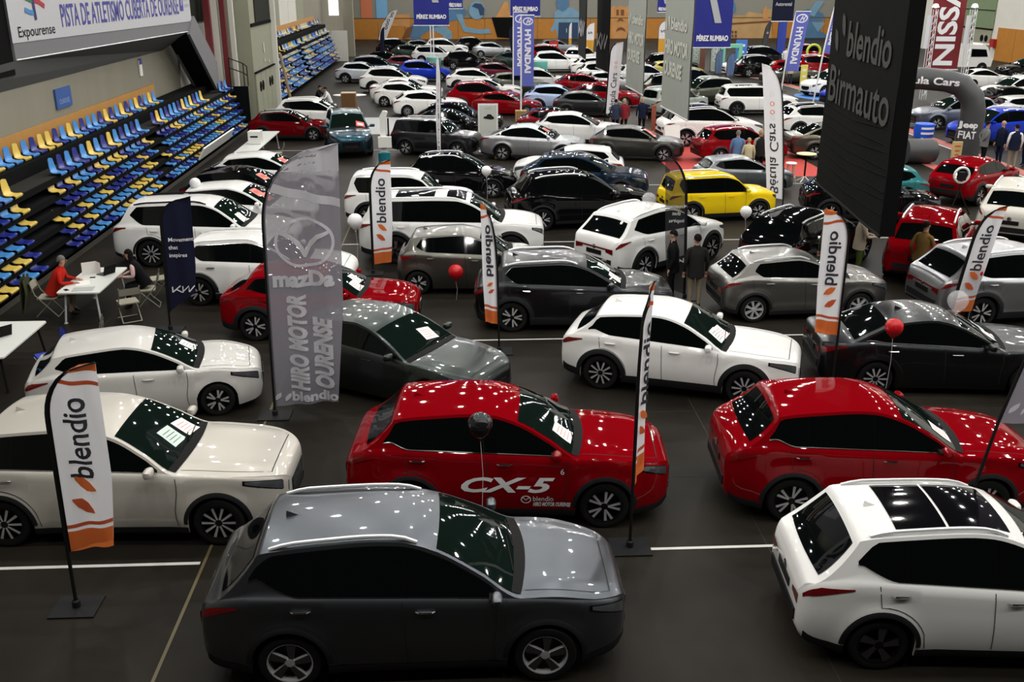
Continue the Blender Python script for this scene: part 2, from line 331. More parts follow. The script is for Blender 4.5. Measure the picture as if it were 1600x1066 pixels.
# ---------------------------------------------------------------- car builder
def wheel_mb(sh):
    r = sh.R; w = .105; ty = MB(); rm = MB()
    ty.lathe([(r*.68, -w), (r*.80, -w-.012), (r*.93, -w-.004), (r, -w+.03), (r, w-.03), (r*.93, w+.004), (r*.80, w+.012), (r*.68, w)], 28, 'tyre', axis='y')
    rr = r*.70; hi = 'rims' if getattr(sh, 'bright', 0) else 'rimd'
    rm.lathe([(rr, -w-.008), (rr*.95, -w-.004), (rr*.92, -w+.03), (rr*.90, .04)], 28, 'rims' if hi == 'rims' else 'rimd', axis='y')
    rm.lathe([(rr*.9, -.02), (.02, -.02)], 20, 'gap', axis='y'); rm.lathe([(.065, -w+.012), (.05, -w-.002), (.001, -w-.004)], 12, hi, axis='y')
    n, tw, face = {'five': (5, 1, 'rims'), 'multi': (10, 0, 'rims'), 'turbine': (5, 2, 'rimm'), 'seven': (7, 0, 'rims')}[sh.rim]
    for k in range(n):
        a = 2*math.pi*k/n
        for off in ((-.11, .11) if tw == 1 else (0,)):
            b0 = a+off*.25; b1 = a+off*(1.9 if tw == 1 else 0)+(.22 if tw == 2 else 0); wd = {1: .018, 0: .017 if n > 8 else .028, 2: .034}[tw]
            p0 = (.045*math.cos(b0), .045*math.sin(b0)); p1 = (rr*.93*math.cos(b1), rr*.93*math.sin(b1))
            dx, dy = p1[0]-p0[0], p1[1]-p0[1]; l = math.hypot(dx, dy); nx, ny = -dy/l, dx/l
            w1 = wd*(1.15 if tw != 2 else 1.5); q = [(p0[0]+nx*wd*.7, p0[1]+ny*wd*.7), (p0[0]-nx*wd*.7, p0[1]-ny*wd*.7), (p1[0]-nx*w1, p1[1]-ny*w1), (p1[0]+nx*w1, p1[1]+ny*w1)]
            yv = (-w-.001, -w-.001, -w+.004, -w+.004)
            v = [(q[i][0], yv[i], q[i][1]) for i in range(4)]+[(q[i][0], yv[i]+.045, q[i][1]) for i in range(4)]
            rm.add(v, [(0, 1, 2, 3)], face if (hi == 'rims' or tw != 1 or k >= 0) and sh.rim != 'dark' else 'rimd')
            rm.add(v, [(0, 4, 5, 1), (1, 5, 6, 2), (3, 2, 6, 7), (0, 3, 7, 4)], hi)
    return ty, rm
def spw(c): return math.copysign(abs(c)**.6, c)
def build_car_parts(sh):
    """every part of one body style as a dict name -> list of MB (local coordinates, nose towards +x)"""
    L = sh.L; X = lambda d: L/2-d; P = {}
    body = MB(); st = sh.stations(); rows = []
    for d in st:
        half = sh.section(d); rows.append([(X(d), y, z) for y, z in half])
    n = len(rows[0])
    kinds = ['gap' if j < 3 else 'P' for j in range(n-1)]
    for sgn in (1, -1):
        v = [(p[0], p[1]*sgn, p[2]) for r in rows for p in r]; o = len(body.v); body.v += v
        for i in range(len(rows)-1):
            for j in range(n-1):
                q = (o+i*n+j, o+i*n+j+1, o+(i+1)*n+j+1, o+(i+1)*n+j)
                body.f.append(q if sgn > 0 else tuple(reversed(q))); body.m.append(kinds[j])
    for i, rev in ((0, False), (len(rows)-1, True)):
        r = rows[i]; v = list(r)+[(p[0], -p[1], p[2]) for p in r[::-1]]
        v = [p for k, p in enumerate(v) if k == 0 or (abs(p[1]-v[k-1][1])+abs(p[2]-v[k-1][2])) > 1e-4]
        body.add(v, [tuple(range(len(v)))], 'P')
    P['body'] = [body]
    def sg(d): return sh.G(d)
    # --- side glass
    def lims(d, o=0.0):
        y, zg = sg(d); ye, ze = sh.edge(d); zm = zg+(ze-zg)*sh.zk
        t = (d-(sh.dr-sh.dk))/sh.dk; lo = zg+.028; hi = ze-.05
        if t > 0: lo += (zm-lo)*min(1, t)**1.6
        t2 = (d-(sh.dr-sh.dk*.45))/(sh.dk*.45)
        if t2 > 0: hi += (zm-hi)*min(1, t2)**1.3
        return lo-o, hi+o
    def side_patch(d0, d1, o, off, key, n=14):
        rs = []; ds = [d0+(d1-d0)*i/n for i in range(n+1)]
        for d in ds:
            lo, hi = lims(d, o)
            if hi-lo < .004: continue
            rs.append([(X(d), sh.gy(d, lo+(hi-lo)*k/3)+off, lo+(hi-lo)*k/3) for k in range(4)])
        m = MB()
        if len(rs) > 1: m.grid(rs, key)
        return m
    dA = sh.cowl+.10
    while lims(dA)[1]-lims(dA)[0] < .02 and dA < sh.wst: dA += .02
    fr = side_patch(dA-.03, sh.dr+.015, .014, .003, 'gloss', 34); P['window_frame'] = [fr, fr.mirrored()]
    pw = .035 if getattr(sh, 'bpil', 0) else .018
    gl = [side_patch(dA, sh.dB-pw, 0, .007, 'glass'), side_patch(sh.dB+pw, sh.dC-pw, 0, .007, 'glass'), side_patch(sh.dC+pw, sh.dr, 0, .007, 'glass')]
    P['side_window'] = [g for g in gl if g.f]+[g.mirrored() for g in gl if g.f]
    if sh.chrome:
        ch = MB(); a = []; n = 40
        for i in range(n+1):
            d = dA-.02+(sh.dr+.02-dA+.02)*i/n; lo, hi = lims(d)
            z = (lo-.018) if sh.chrome == 1 else (hi+.016)
            a.append([(X(d), sh.gy(d, z)+.006, z-.008), (X(d), sh.gy(d, z)+.013, z), (X(d), sh.gy(d, z)+.006, z+.009)])
        ch.grid(a, 'chrome'); P['window_trim'] = [ch, ch.mirrored()]
    # --- windscreen, rear window, roof glass
    def top_patch(d0f, d1f, u1, off, key, nd=8, nu=12, u0=None):
        rs = []; u0 = -u1 if u0 is None else u0
        for i in range(nd+1):
            r = []
            for j in range(nu+1):
                u = u0+(u1-u0)*j/nu; d = d0f(u)+(d1f(u)-d0f(u))*i/nd; p = sh.P(d, u); q = sh.P(d+.02, u)
                sx, sz = q[0]-p[0], q[2]-p[2]; l = math.hypot(sx, sz) or 1
                r.append((p[0]-sz/l*off*(-1 if sx < 0 else 1)*-1 if False else p[0]+(sz/l*off if sx < 0 else -sz/l*off), p[1], p[2]+abs(sx)/l*off))
            rs.append(r)
        return MB().grid(rs, key)
    P['windscreen'] = [top_patch(lambda u: sh.cowl+.02+.07*u*u, lambda u: sh.wst-.03+.03*u*u, .93, .006, 'screen')]
    P['cowl'] = [top_patch(lambda u: sh.cowl-.10+.10*u*u, lambda u: sh.cowl+.03+.07*u*u, .93, .008, 'black', 2)]
    if sh.rear == 'hatch': P['rear_window'] = [top_patch(lambda u: sh.red+.05, lambda u: sh.rgd-.02-.05*u*u, .86, .006, 'glass')]
    else: P['rear_window'] = [top_patch(lambda u: sh.red+.06, lambda u: sh.rgd-.05, .86, .006, 'glass')]
    if sh.pano == 1: P['roof_glass'] = [top_patch(lambda u: sh.wst+.14, lambda u: sh.wst+.80, .80, .006, 'gloss'), top_patch(lambda u: sh.wst+.83, lambda u: sh.red-.42, .80, .006, 'gloss')]
    if sh.pano == 2: P['roof_glass'] = [top_patch(lambda u: sh.wst+.10, lambda u: sh.wst+.62, .82, .006, 'gloss'), top_patch(lambda u: sh.wst+.95, lambda u: sh.wst+2.0, .82, .006, 'gloss')]
    P['roof_panel'] = [top_patch(lambda u: sh.wst-.03, lambda u: sh.red, .985, .004, 'gloss', 12)]
    # --- lamps
    def band(d0, d1, zf, off, key, n=8, k=3):
        rs = []
        for i in range(n+1):
            d = d0+(d1-d0)*i/n; lo, hi = zf(d, i/n); rs.append([(X(d), sh.sidey(d, lo+(hi-lo)*j/k)+off, lo+(hi-lo)*j/k) for j in range(k+1)])
        return MB().grid(rs, key)
    hb = band(.012, sh.hl, lambda d, t: (sh.zs(d)-.02-.03*t-sh.hlh*(1-t*.8), sh.zs(d)-.02-.02*t), .006, 'lamp'); P['headlight'] = [hb, hb.mirrored()]
    hk = band(.012, sh.hl+.03, lambda d, t: (sh.zs(d)-.035-.03*t-sh.hlh*(1-t*.8), sh.zs(d)-.012-.02*t), .003, 'gloss'); P['headlight_bezel'] = [hk, hk.mirrored()]
    tl = .44 if sh.tail != 'wide' else .55
    zr = sh.zs(L-tl*.5)
    tb = band(L-tl, L-.03, lambda d, t: (min(zr-.05-.10*t-.05*t*t, sh.zs(d)-.07), min(zr-.03-.03*t, sh.zs(d)-.03)), .008, 'tail', 12)
    zt = sh.zs(L-.01)-.02; zt = sh.tz-.17
    wcap = sh.W/2*sh.plan(L)
    tb.add([(X(L)-.006, wcap*.97, zt+.01), (X(L)-.006, wcap*.60, zt-.03), (X(L)-.006, wcap*.60, zt-.09), (X(L)-.006, wcap*.97, zt-.13)], [(0, 1, 2, 3)], 'tail')
    P['tail_light'] = [tb, tb.mirrored()]
    # --- nose and tail
    wn = sh.W/2*sh.plan(0); zt0 = sh.hz-.26; g = MB(); x0 = X(0)+.008
    def rect(mb, x, y0, y1, z0, z1, key, t=.01): mb.box((x, (y0+y1)/2, (z0+z1)/2), (t, y1-y0, z1-z0), key)
    rect(g, x0, -wn*.86, wn*.86, .50, zt0-.02, 'gloss')
    for k in range(5): z = .52+(zt0-.56)*k/4; rect(g, x0+.007, -wn*.78, wn*.78, z, z+.012, 'rimd', .006)
    P['grille'] = [g]
    lo = MB(); rect(lo, x0, -wn*.92, wn*.92, .38, .47, 'black'); P['air_intake'] = [lo]
    pl = MB(); rect(pl, x0+.016, -.26, .26, .44, .55, 'plate', .008); rl = MB(); rect(rl, X(L)-.012, -.26, .26, .66, .77, 'plate', .01); P['licence_plate'] = [pl, rl]
    rb = MB(); rect(rb, X(L)-.008, -wcap*.9, wcap*.9, .44, .58, 'clad', .02); P['rear_bumper'] = [rb]
    if sh.tail == 'boom': lb = MB(); rect(lb, X(L)-.008, -wcap*.95, wcap*.95, zt-.03, zt+.005, 'tail'); P['light_bar'] = [lb]
    bd = MB(); bd.lathe([(.001, .008), (.05, .006), (.058, 0)], 16, 'chrome', axis='x', c=(0, 0, 0)); bd.v = [(X(L)-.006-p[0], p[1], p[2]+zt-.01) for p in bd.v]; P['badge'] = [bd]
    # --- cladding
    if sh.clad:
        CL = []; wd = .055 if sh.clad == 1 else .085
        for a in sh.ax:
            rs = []
            for k in range(23):
                t = math.pi*(k/22); r_ = []
                for rho in (sh.Ra-.004, sh.Ra+wd*.5, sh.Ra+wd):
                    d = a-rho*math.cos(t); z = sh.R+rho*math.sin(t); d = min(max(d, .02), L-.02); r_.append((X(d), sh.sidey(d, z)+(.012 if rho < sh.Ra+wd-.01 else .003), z))
                rs.append(r_)
            CL.append(MB().grid(rs, 'clad'))
        for d0, d1 in ((sh.ax[0]+sh.Ra, sh.ax[1]-sh.Ra), (.03, sh.ax[0]-sh.Ra), (sh.ax[1]+sh.Ra, L-.06)):
            rs = []
            for i in range(9):
                d = d0+(d1-d0)*i/8; z0 = sh.bot(d); h = .10 if sh.clad == 1 else .15
                rs.append([(X(d), sh.sidey(d, z0+h*k/2)+(.014 if k < 2 else .004), z0+h*k/2) for k in range(3)])
            CL.append(MB().grid(rs, 'clad'))
        P['cladding'] = CL+[c.mirrored() for c in CL]
    # --- seams
    SE = []
    def seam(pts, w=.009):
        v, f = stroke2d(pts, w); s = MB(); SE.append(s); s.add([(X(d), sh.sidey(d, z)+.006, z) for d, z in v], f, 'gap')
    zs = sh.zs; d1 = sh.ax[0]+sh.Ra+.13
    seam([(d1+.02*math.sin(k), sh.bot(d1)+.12+(zs(d1)-sh.bot(d1)-.14)*k/6) for k in range(7)])
    seam([(sh.dB+.04*(k/6-.5), sh.bot(sh.dB)+.12+(zs(sh.dB)-sh.bot(sh.dB)-.14)*k/6) for k in range(7)])
    pr = [(sh.ax[1]-sh.Ra-.10, sh.bot(sh.ax[1]-sh.Ra-.10)+.12)]
    for k in range(8): t = math.pi*(.12+.40*k/7); pr.append((sh.ax[1]-(sh.Ra+.10)*math.cos(t), sh.R+(sh.Ra+.10)*math.sin(t)))
    pr.append((sh.ax[1]+.06, zs(sh.ax[1])-.02)); seam(pr)
    HS = []
    for side in (1, -1):
        v, f = stroke2d([(.20+(sh.cowl-.06-.20)*k/8, .86-.0*k) for k in range(9)], .010)
        q = [sh.P(d, u*side) for d, u in v]; s = MB(); HS.append(s); s.add([(p[0], p[1], p[2]+.003) for p in q], f, 'gap')
    q = []
    for k in range(13):
        u = -.86+1.72*k/12; q.append(u)
    s = MB(); HS.append(s); s.add([(*sh.P(dd, u)[:2], sh.P(dd, u)[2]+.004) for u in q for dd in (.20, .212)], [(2*k, 2*k+1, 2*k+3, 2*k+2) for k in range(12)], 'gap')
    P['panel_gap'] = SE+[q.mirrored() for q in SE]+HS
    # --- handles, mirrors, rails, wipers, fin
    hd = []
    for d in (sh.dB-.22, min(sh.dC+.08, sh.ax[1]-.02)):
        z = sh.zs(d)-.115; y = sh.sidey(d, z)
        h = MB().tube([(X(d)+.10, y+.004, z), (X(d)+.07, y+.030, z+.004), (X(d)-.07, y+.030, z+.004), (X(d)-.10, y+.004, z)], [.008, .014, .014, .008], 6, 'chrome' if sh.chrome else 'P'); hd += [h, h.mirrored()]
    P['door_handle'] = hd
    d = dA+.05; y = sg(d)[0]; z = sh.zs(d)+.075; mr = MB(); rs = []
    for i in range(9):
        t = math.pi*i/8; a = math.sin(t)**.6; rs.append([(X(d)+.02-.07*math.cos(t)*.9, y+.15+.11*a*spw(math.cos(2*math.pi*j/10)), z+.02+.062*a*spw(math.sin(2*math.pi*j/10))) for j in range(10)])
    mr.grid(rs, 'P', close=True); mr.box((X(d)-.02, y+.04, z-.02), (.07, .13, .035), 'black'); P['wing_mirror'] = [mr, mr.mirrored()]
    if sh.rails:
        rl_ = []
        d0, d1 = sh.wst+.20, sh.red-.12
        pts = []
        for i in range(13):
            dd = d0+(d1-d0)*i/12; p = sh.P(dd, .93); e = min(1, i/1.5, (12-i)/1.5); pts.append((p[0], p[1], p[2]+.004+.035*e))
        t = MB().tube(pts, .023, 8, 'rail' if sh.rails == 1 else 'black'); rl_ = [t, t.mirrored()]
        P['roof_rail'] = rl_
    wp = MB()
    for a, b in ((-.55, .25), (.02, .75)):
        p0 = sh.P(sh.cowl+.03+.07*a*a, a); p1 = sh.P(sh.cowl+.10, b); wp.tube([(p0[0], p0[1], p0[2]+.02), (p1[0], p1[1], p1[2]+.02)], .008, 5, 'black')
    P['wiper'] = [wp]
    p = sh.P(sh.red-.28, 0); fin = MB(); fin.add([(p[0]+.09, 0, p[2]-.005), (p[0]-.07, .022, p[2]-.005), (p[0]-.07, -.022, p[2]-.005), (p[0]-.065, 0, p[2]+.06)], [(0, 1, 3), (1, 2, 3), (2, 0, 3)], 'P'); P['roof_fin'] = [fin]
    return P
PARTMAT = dict(M)
CARLIB = {}
def weldfor(name): return .0006 if name == 'body' else 0.0
def carlib(style, lod):
    k = (style, lod)
    if k in CARLIB: return CARLIB[k]
    sh = Shape(**STYLES[style]); base = CARLIB.get((style, 'mb'))
    if base is None:
        base = (sh, build_car_parts(sh), wheel_mb(sh)); CARLIB[(style, 'mb')] = base
    sh, P, (ty, rm) = base; out = []
    wy = sh.W/2-.125
    spots = [(sh.L/2-a, s_*wy, s_) for a in sh.ax for s_ in (1, -1)]
    if lod == 0:
        skip_paint = ()
        for nm, mbs in P.items():
            for mb in mbs:
                out.append((nm, mb.mesh(style+'_'+nm, PARTMAT, angle=50 if nm == 'body' else 40, weld=weldfor(nm), recalc=(nm in ('body', 'wing_mirror'))), (0, 0, 0), 0, None))
        tm = ty.mesh(style+'_wheel', PARTMAT); rmm = rm.mesh(style+'_rim', PARTMAT, recalc=False)
        for (x, y, s_) in spots: out.append(('wheel', tm, (x, y, sh.R), 0 if s_ < 0 else math.pi, ('rim', rmm)))
    elif lod == 1:
        groups = dict(body=['body', 'panel_gap'], windows=['window_frame', 'side_window', 'window_trim', 'rear_window', 'roof_glass'], windscreen=['windscreen', 'cowl', 'wiper'],
                      front_lights=['headlight_bezel', 'headlight', 'grille', 'air_intake'], tail_lights=['tail_light', 'light_bar', 'rear_bumper'], cladding=['cladding'])
        nm2 = dict(windows='window_glass', front_lights='headlight_set', tail_lights='tail_light_set')
        for g, l in groups.items():
            m = MB()
            for q in l:
                for mb in P.get(q, []): m.merge(mb)
            if m.f: out.append((nm2.get(g, g), m.mesh(style+'_'+g, PARTMAT, angle=50, weld=.0006 if g == 'body' else 0, recalc=(g == 'body')), (0, 0, 0), 0, None))
        for q in ('wing_mirror', 'roof_rail', 'licence_plate', 'roof_fin', 'roof_panel'):
            for i, mb in enumerate(P.get(q, [])): out.append((q, mb.mesh(style+'_'+q, PARTMAT), (0, 0, 0), 0, None))
        w = MB().merge(ty).merge(rm); wm = w.mesh(style+'_wheel1', PARTMAT, recalc=False)
        for (x, y, s_) in spots: out.append(('wheel', wm, (x, y, sh.R), 0 if s_ < 0 else math.pi, None))
    else:
        m = MB()
        for q, l in P.items():
            if q in ('wiper', 'door_handle', 'badge', 'air_intake', 'roof_panel'): continue
            for mb in l: m.merge(mb)
        for (x, y, s_) in spots:
            w = MB().merge(ty).merge(rm)
            if s_ > 0: w.v = [(-p[0], -p[1], p[2]) for p in w.v]
            m.merge(w.moved(x, y, sh.R))
        out.append(('car', m.mesh(style+'_car', PARTMAT, angle=50, weld=.0006, recalc=False), (0, 0, 0), 0, None))
    CARLIB[k] = out; return out
def recolour(o, pm):
    for i, sl in enumerate(o.material_slots):
        if sl.material and sl.material.name.startswith('paint_'): sl.link = 'OBJECT'; sl.material = pm; break
def dark_roof(style, root, lod):
    return None
CARS = []
TWOTONE = ('white2', 'maroon2', 'redb')
def put_car(style, x, y, th, sc, colour, label):
    lod = 0 if y < 33 else (1 if y < 62 else 2)
    pm = PAINT[colour]; lib = carlib(style, lod); sh = CARLIB[(style, 'mb')][0]
    if lod == 2:
        o = obj('car', lib[0][1], None, (x, y, 0), R(th)); o.scale = (sc,)*3; recolour(o, pm); tag(o, label, 'car', 'cars shown in the hall')
        CARS.append((o, sh, label)); return o
    r = empty('car', label, 'car', (x, y, 0), R(th), 'cars shown in the hall'); r.scale = (sc,)*3
    for (nm, me, lc, rz, sub) in lib:
        if nm == 'roof_panel' and colour not in TWOTONE: continue
        c = obj(nm, me, r, lc, rz)
        if nm in ('body', 'wing_mirror', 'door_handle', 'roof_fin'): recolour(c, pm)
        if sub: obj(sub[0], sub[1], c)
    CARS.append((r, sh, label)); return r
# ---------------------------------------------------------------- structure: floor, walls, ceiling
def floor_mat():
    m = bpy.data.materials.new('dark_hall_floor'); m.use_nodes = True; nt = m.node_tree; b = nt.nodes['Principled BSDF']
    tc = nt.nodes.new('ShaderNodeTexCoord')
    n1 = nt.nodes.new('ShaderNodeTexNoise'); n1.inputs['Scale'].default_value = .45; n1.inputs['Detail'].default_value = 6; nt.links.new(tc.outputs['Object'], n1.inputs['Vector'])
    n2 = nt.nodes.new('ShaderNodeTexNoise'); n2.inputs['Scale'].default_value = 140; nt.links.new(tc.outputs['Object'], n2.inputs['Vector'])
    cr = nt.nodes.new('ShaderNodeValToRGB'); cr.color_ramp.elements[0].color = (.0095, .0086, .0068, 1); cr.color_ramp.elements[1].color = (.027, .0225, .017, 1)
    cr.color_ramp.elements[0].position = .3; cr.color_ramp.elements[1].position = .7
    nt.links.new(n1.outputs['Fac'], cr.inputs[0]); nt.links.new(cr.outputs[0], b.inputs['Base Color'])
    b.inputs['Roughness'].default_value = .5; b.inputs['Specular IOR Level'].default_value = .09
    bp = nt.nodes.new('ShaderNodeBump'); bp.inputs['Strength'].default_value = .12; bp.inputs['Distance'].default_value = .005
    nt.links.new(n2.outputs['Fac'], bp.inputs['Height']); nt.links.new(bp.outputs[0], b.inputs['Normal'])
    return m
FLOOR = floor_mat()
def bx(name, c, d, m, parent=None, kind=None, rz=0):
    return obj(name, MB().box(c, d, 0, rz).mesh(name, m, smooth=False), parent, kind=kind)
fl = bx('floor', (17.5, 61, -.1), (61.4, 130, .2), FLOOR, kind='structure')
LINE = mat('white_line_paint', (.62, .62, .58), .5); YLINE = mat('ochre_line_paint', (.10, .08, .03), .5); SEAM = mat('floor_seam', (.012, .012, .010), .7)
REDL = mat('red_track', (.42, .12, .10), .7, vary=.15, vscale=3); REDC = mat('red_carpet', (.45, .045, .035), .85, vary=.1, vscale=20); PALE = mat('pale_floor', (.33, .34, .34), .5); BLUEM = mat('blue_mat', (.05, .20, .55), .6)
def strip(name, pts, w, m, z=.004):
    v, f = stroke2d(pts, w); return obj(name, MB().add([(p[0], p[1], z) for p in v], f).mesh(name, m, smooth=False, recalc=False), fl)
strip('white_line', [(-10.2, 11.50), (-3.55, 11.50)], .065, LINE); strip('white_line', [(2.2, 11.55), (12, 11.55)], .06, LINE)
strip('white_line', [(-3.5, 19.84), (16, 19.84)], .06, LINE); strip('white_line', [(-3.5, 28.0), (16, 28.0)], .06, LINE); strip('white_line', [(-3.5, 36.1), (18, 36.1)], .06, LINE)
strip('white_line', [(-9, 44.4), (3, 44.4)], .06, LINE); strip('white_line', [(-6.2, 50.4), (4, 50.4)], .08, LINE)
strip('yellow_line', [(-3.5, 9.0), (-3.5, 52)], .04, YLINE)
for x in (-8.0, 4.05, 8.2, 12.3): strip('floor_seam', [(x, 2), (x, 48)], .018, SEAM, .003)
for y in (8.4, 13.6, 16.0, 23.9, 32.0): strip('floor_seam', [(-10, y), (22, y)], .014, SEAM, .003)
tr = [(21.6, 32), (22.0, 40), (22.1, 47.5), (22.6, 56), (23.2, 66), (22.6, 74), (20.5, 82)]
strip('red_track_band', tr, .55, REDL); strip('red_track_band', [(p[0]-3.0, p[1]) for p in tr[:3]], .5, REDL)
strip('white_track_edge', [(p[0]-.4, p[1]) for p in tr], .1, LINE, .005)
for x0, x1, y0, y1 in ((8.2, 12.6, 37.5, 49.2), (11.8, 14.2, 37.4, 43.0)): bx('red_carpet', ((x0+x1)/2, (y0+y1)/2, .006+.002*(x0 > 10)), (x1-x0, y1-y0, .008), REDC, fl)
bx('pale_floor_panel', (-4.7, 52.0, .004), (2.6, 6, .006), PALE, fl)
obj('round_blue_mat', MB().lathe([(.001, .012), (2.4, .012), (2.45, 0)], 40, c=(23.6, 63.6, 0)).mesh('mat', BLUEM), fl)

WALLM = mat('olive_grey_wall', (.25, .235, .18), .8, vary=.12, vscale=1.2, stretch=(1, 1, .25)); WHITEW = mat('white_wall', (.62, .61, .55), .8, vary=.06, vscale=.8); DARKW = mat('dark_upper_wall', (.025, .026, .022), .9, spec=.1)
GREENW = mat('grey_green_panel', (.27, .275, .20), .65, vary=.08, vscale=2); ORANGE = mat('orange_panel', (.42, .17, .018), .6, vary=.15, vscale=2); GREYP = mat('grey_panel', (.17, .17, .18), .6); BLK = mat('matt_black', (.006, .006, .006), .9, spec=.05)
CEIL = mat('ceiling_sheet', (.06, .063, .066), .9, spec=.1)
bx('ceiling', (17.5, 61, 14.1), (62.6, 130, .2), CEIL, kind='structure')
wl = bx('wall_left', (-13.05, 61, 7), (.3, 130, 14), WALLM, kind='structure')
bx('wall_near', (17.5, -4.15, 7), (61.4, .3, 14), DARKW, kind='structure')
wr = bx('wall_right', (48.15, 61, 7), (.3, 130, 14), WHITEW, kind='structure')
wf = bx('wall_far', (17.5, 124.15, 7), (61.4, .3, 14), mat('far_wall', (.23, .225, .19), .8), kind='structure')
# pieces on the left wall
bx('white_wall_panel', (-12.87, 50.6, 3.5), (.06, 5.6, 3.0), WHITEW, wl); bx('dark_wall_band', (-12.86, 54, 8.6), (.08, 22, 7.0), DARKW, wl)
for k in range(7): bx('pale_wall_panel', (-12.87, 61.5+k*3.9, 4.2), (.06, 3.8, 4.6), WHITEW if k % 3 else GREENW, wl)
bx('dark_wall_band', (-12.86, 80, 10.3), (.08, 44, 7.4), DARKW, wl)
for k in range(14): bx('wall_rib', (-12.84, 51+k*3.1, 8.6), (.12, .25, 4.2), WALLM, wl)
# storage door wall between the stands
dw = bx('wall_storage', (-11.7, 56.0, 3.4), (2.2, 5.6, 6.8), GREENW, kind='structure')
bx('door_lintel', (-10.57, 56.0, 4.85), (.08, 5.5, .16), BLK, dw); bx('upper_dark_panel', (-10.57, 56.6, 5.9), (.05, 4.2, 1.9), DARKW, dw)
d1 = empty('door_1', '', ''); del d1['label']; del d1['category']; d1['kind'] = 'structure'
for k in range(4):
    y = 53.9+k*1.36; bx('door_leaf', (-10.55, y, 1.25), (.07, 1.30, 2.45), GREENW, d1)
    obj('porthole', MB().lathe([(.001, .03), (.25, .03), (.27, 0)], 20, axis='x').mesh('porthole', BLK), d1, (-10.52, y+(.35 if k % 2 == 0 else -.35), 1.75))
bx('door_rail', (-10.52, 55.95, 2.52), (.1, 5.5, .08), BLK, d1)
for y, z, h in ((56.2, 3.6, .5), (56.2, 2.95, .16), (57.4, 2.8, .12)): bx('wall_notice', (-10.56, y, z), (.03, .16, h), WHITEW, dw)
bx('pillar_grey', (-10.5, 59.0, 5), (.35, .25, 10), WHITEW, kind='structure')
REDC2 = mat('dark_red_steel', (.14, .012, .016), .5)
for nm, x, y, w, m in (('red_column', -12.3, 51.6, .30, REDC2), ('red_column', -11.6, 51.8, .24, REDC2), ('white_column', -12.0, 51.9, .34, WHITEW), ('white_column', -11.3, 52.3, .22, WHITEW)):
    tag(bx(nm, (x, y, 6.2), (w, w, 9.0), m, kind='structure'), '', ''); o = bpy.data.objects[-1] if False else None
for o in list(COL.objects):
    if o.get('label') == '': del o['label']; del o['category']
hr = empty('hand_rail', 'black metal stair handrail at the far end of the blue and yellow seats', 'handrail', (-11.0, 49.5, 2.0))
pts = [(0, 0, 1.55), (.25, 1.9, 1.15), (.28, 2.6, .95)]
for a in range(2): obj('rail_bar', MB().tube([(p[0], p[1], p[2]-a*.45) for p in pts], .025, 6).mesh('rail', M['black']), hr)
for p in pts: obj('rail_post', MB().tube([(p[0], p[1], 0), p], .025, 6).mesh('post', M['black']), hr)
# far corner column, posters, window strips
bx('pillar_far', (-10.4, 98.0, 7), (.9, .9, 14), WALLM, kind='structure')
w1 = bx('window_1', (-11.6, 97, 6.2), (.9, .06, 5.0), mat('lit_window', (.8, .8, .8), .5, emit=(1, 1, .98), es=1.1), kind='structure')
for x, c, n in ((-11.0, (.55, .16, .07), 'orange'), (-9.2, (.16, .38, .62), 'pale blue')):
    o = bx('wall_poster', (x, 123.95, 4.6), (1.3, .06, 5.4), mat('poster_'+n.replace(' ', '_'), c, .7)); tag(o, 'tall %s poster strip in the far left corner' % n, 'poster')
# orange dado of the far wall with joints
for k in range(19): bx('orange_panel', (-11.3+k*3.15, 123.96, 1.15), (3.10, .10, 2.3), ORANGE, wf)
bx('dado_rail', (17.5, 123.95, 2.36), (61, .12, .09), mat('brown_rail', (.10, .055, .02), .6), wf)
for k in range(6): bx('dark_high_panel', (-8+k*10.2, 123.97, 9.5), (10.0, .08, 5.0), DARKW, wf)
# right wall fittings
GRN = mat('green_panel', (.16, .22, .12), .6, vary=.1, vscale=2)
d2 = bx('door_2', (47.95, 94.6, 1.25), (.1, 5.6, 2.5), GREENW, kind='structure'); bx('upper_green_panel', (47.95, 94.6, 4.6), (.1, 5.8, 4.0), GRN, wr); bx('green_joint', (47.88, 94.6, 2.58), (.08, 5.8, .12), BLK, wr); bx('green_joint', (47.88, 94.6, 4.2), (.05, 5.8, .06), BLK, wr)
for y in (92.6, 93.4, 95.2, 96.0): obj('porthole', MB().lathe([(.001, -.03), (.28, -.03), (.3, 0)], 20, axis='x').mesh('porthole', BLK), d2, (47.9, y, 1.75))
for k in range(8): bx('orange_panel', (47.96, 89.2-k*3.1, 1.4), (.1, 3.05, 2.8), ORANGE, wr)
tag(bx('fire_box', (47.765, 91.0, 1.45), (.3, .7, .7), mat('fire_red', (.35, .01, .012), .5)), 'dark red fire hose box beside the orange wall panel at right', 'box')
tag(bx('orange_bin', (45.9, 93.2, .55), (.8, .8, 1.1), mat('bin_orange', (.6, .26, .05), .6)), 'orange bin with dark lid in front of the porthole doors at right', 'bin')
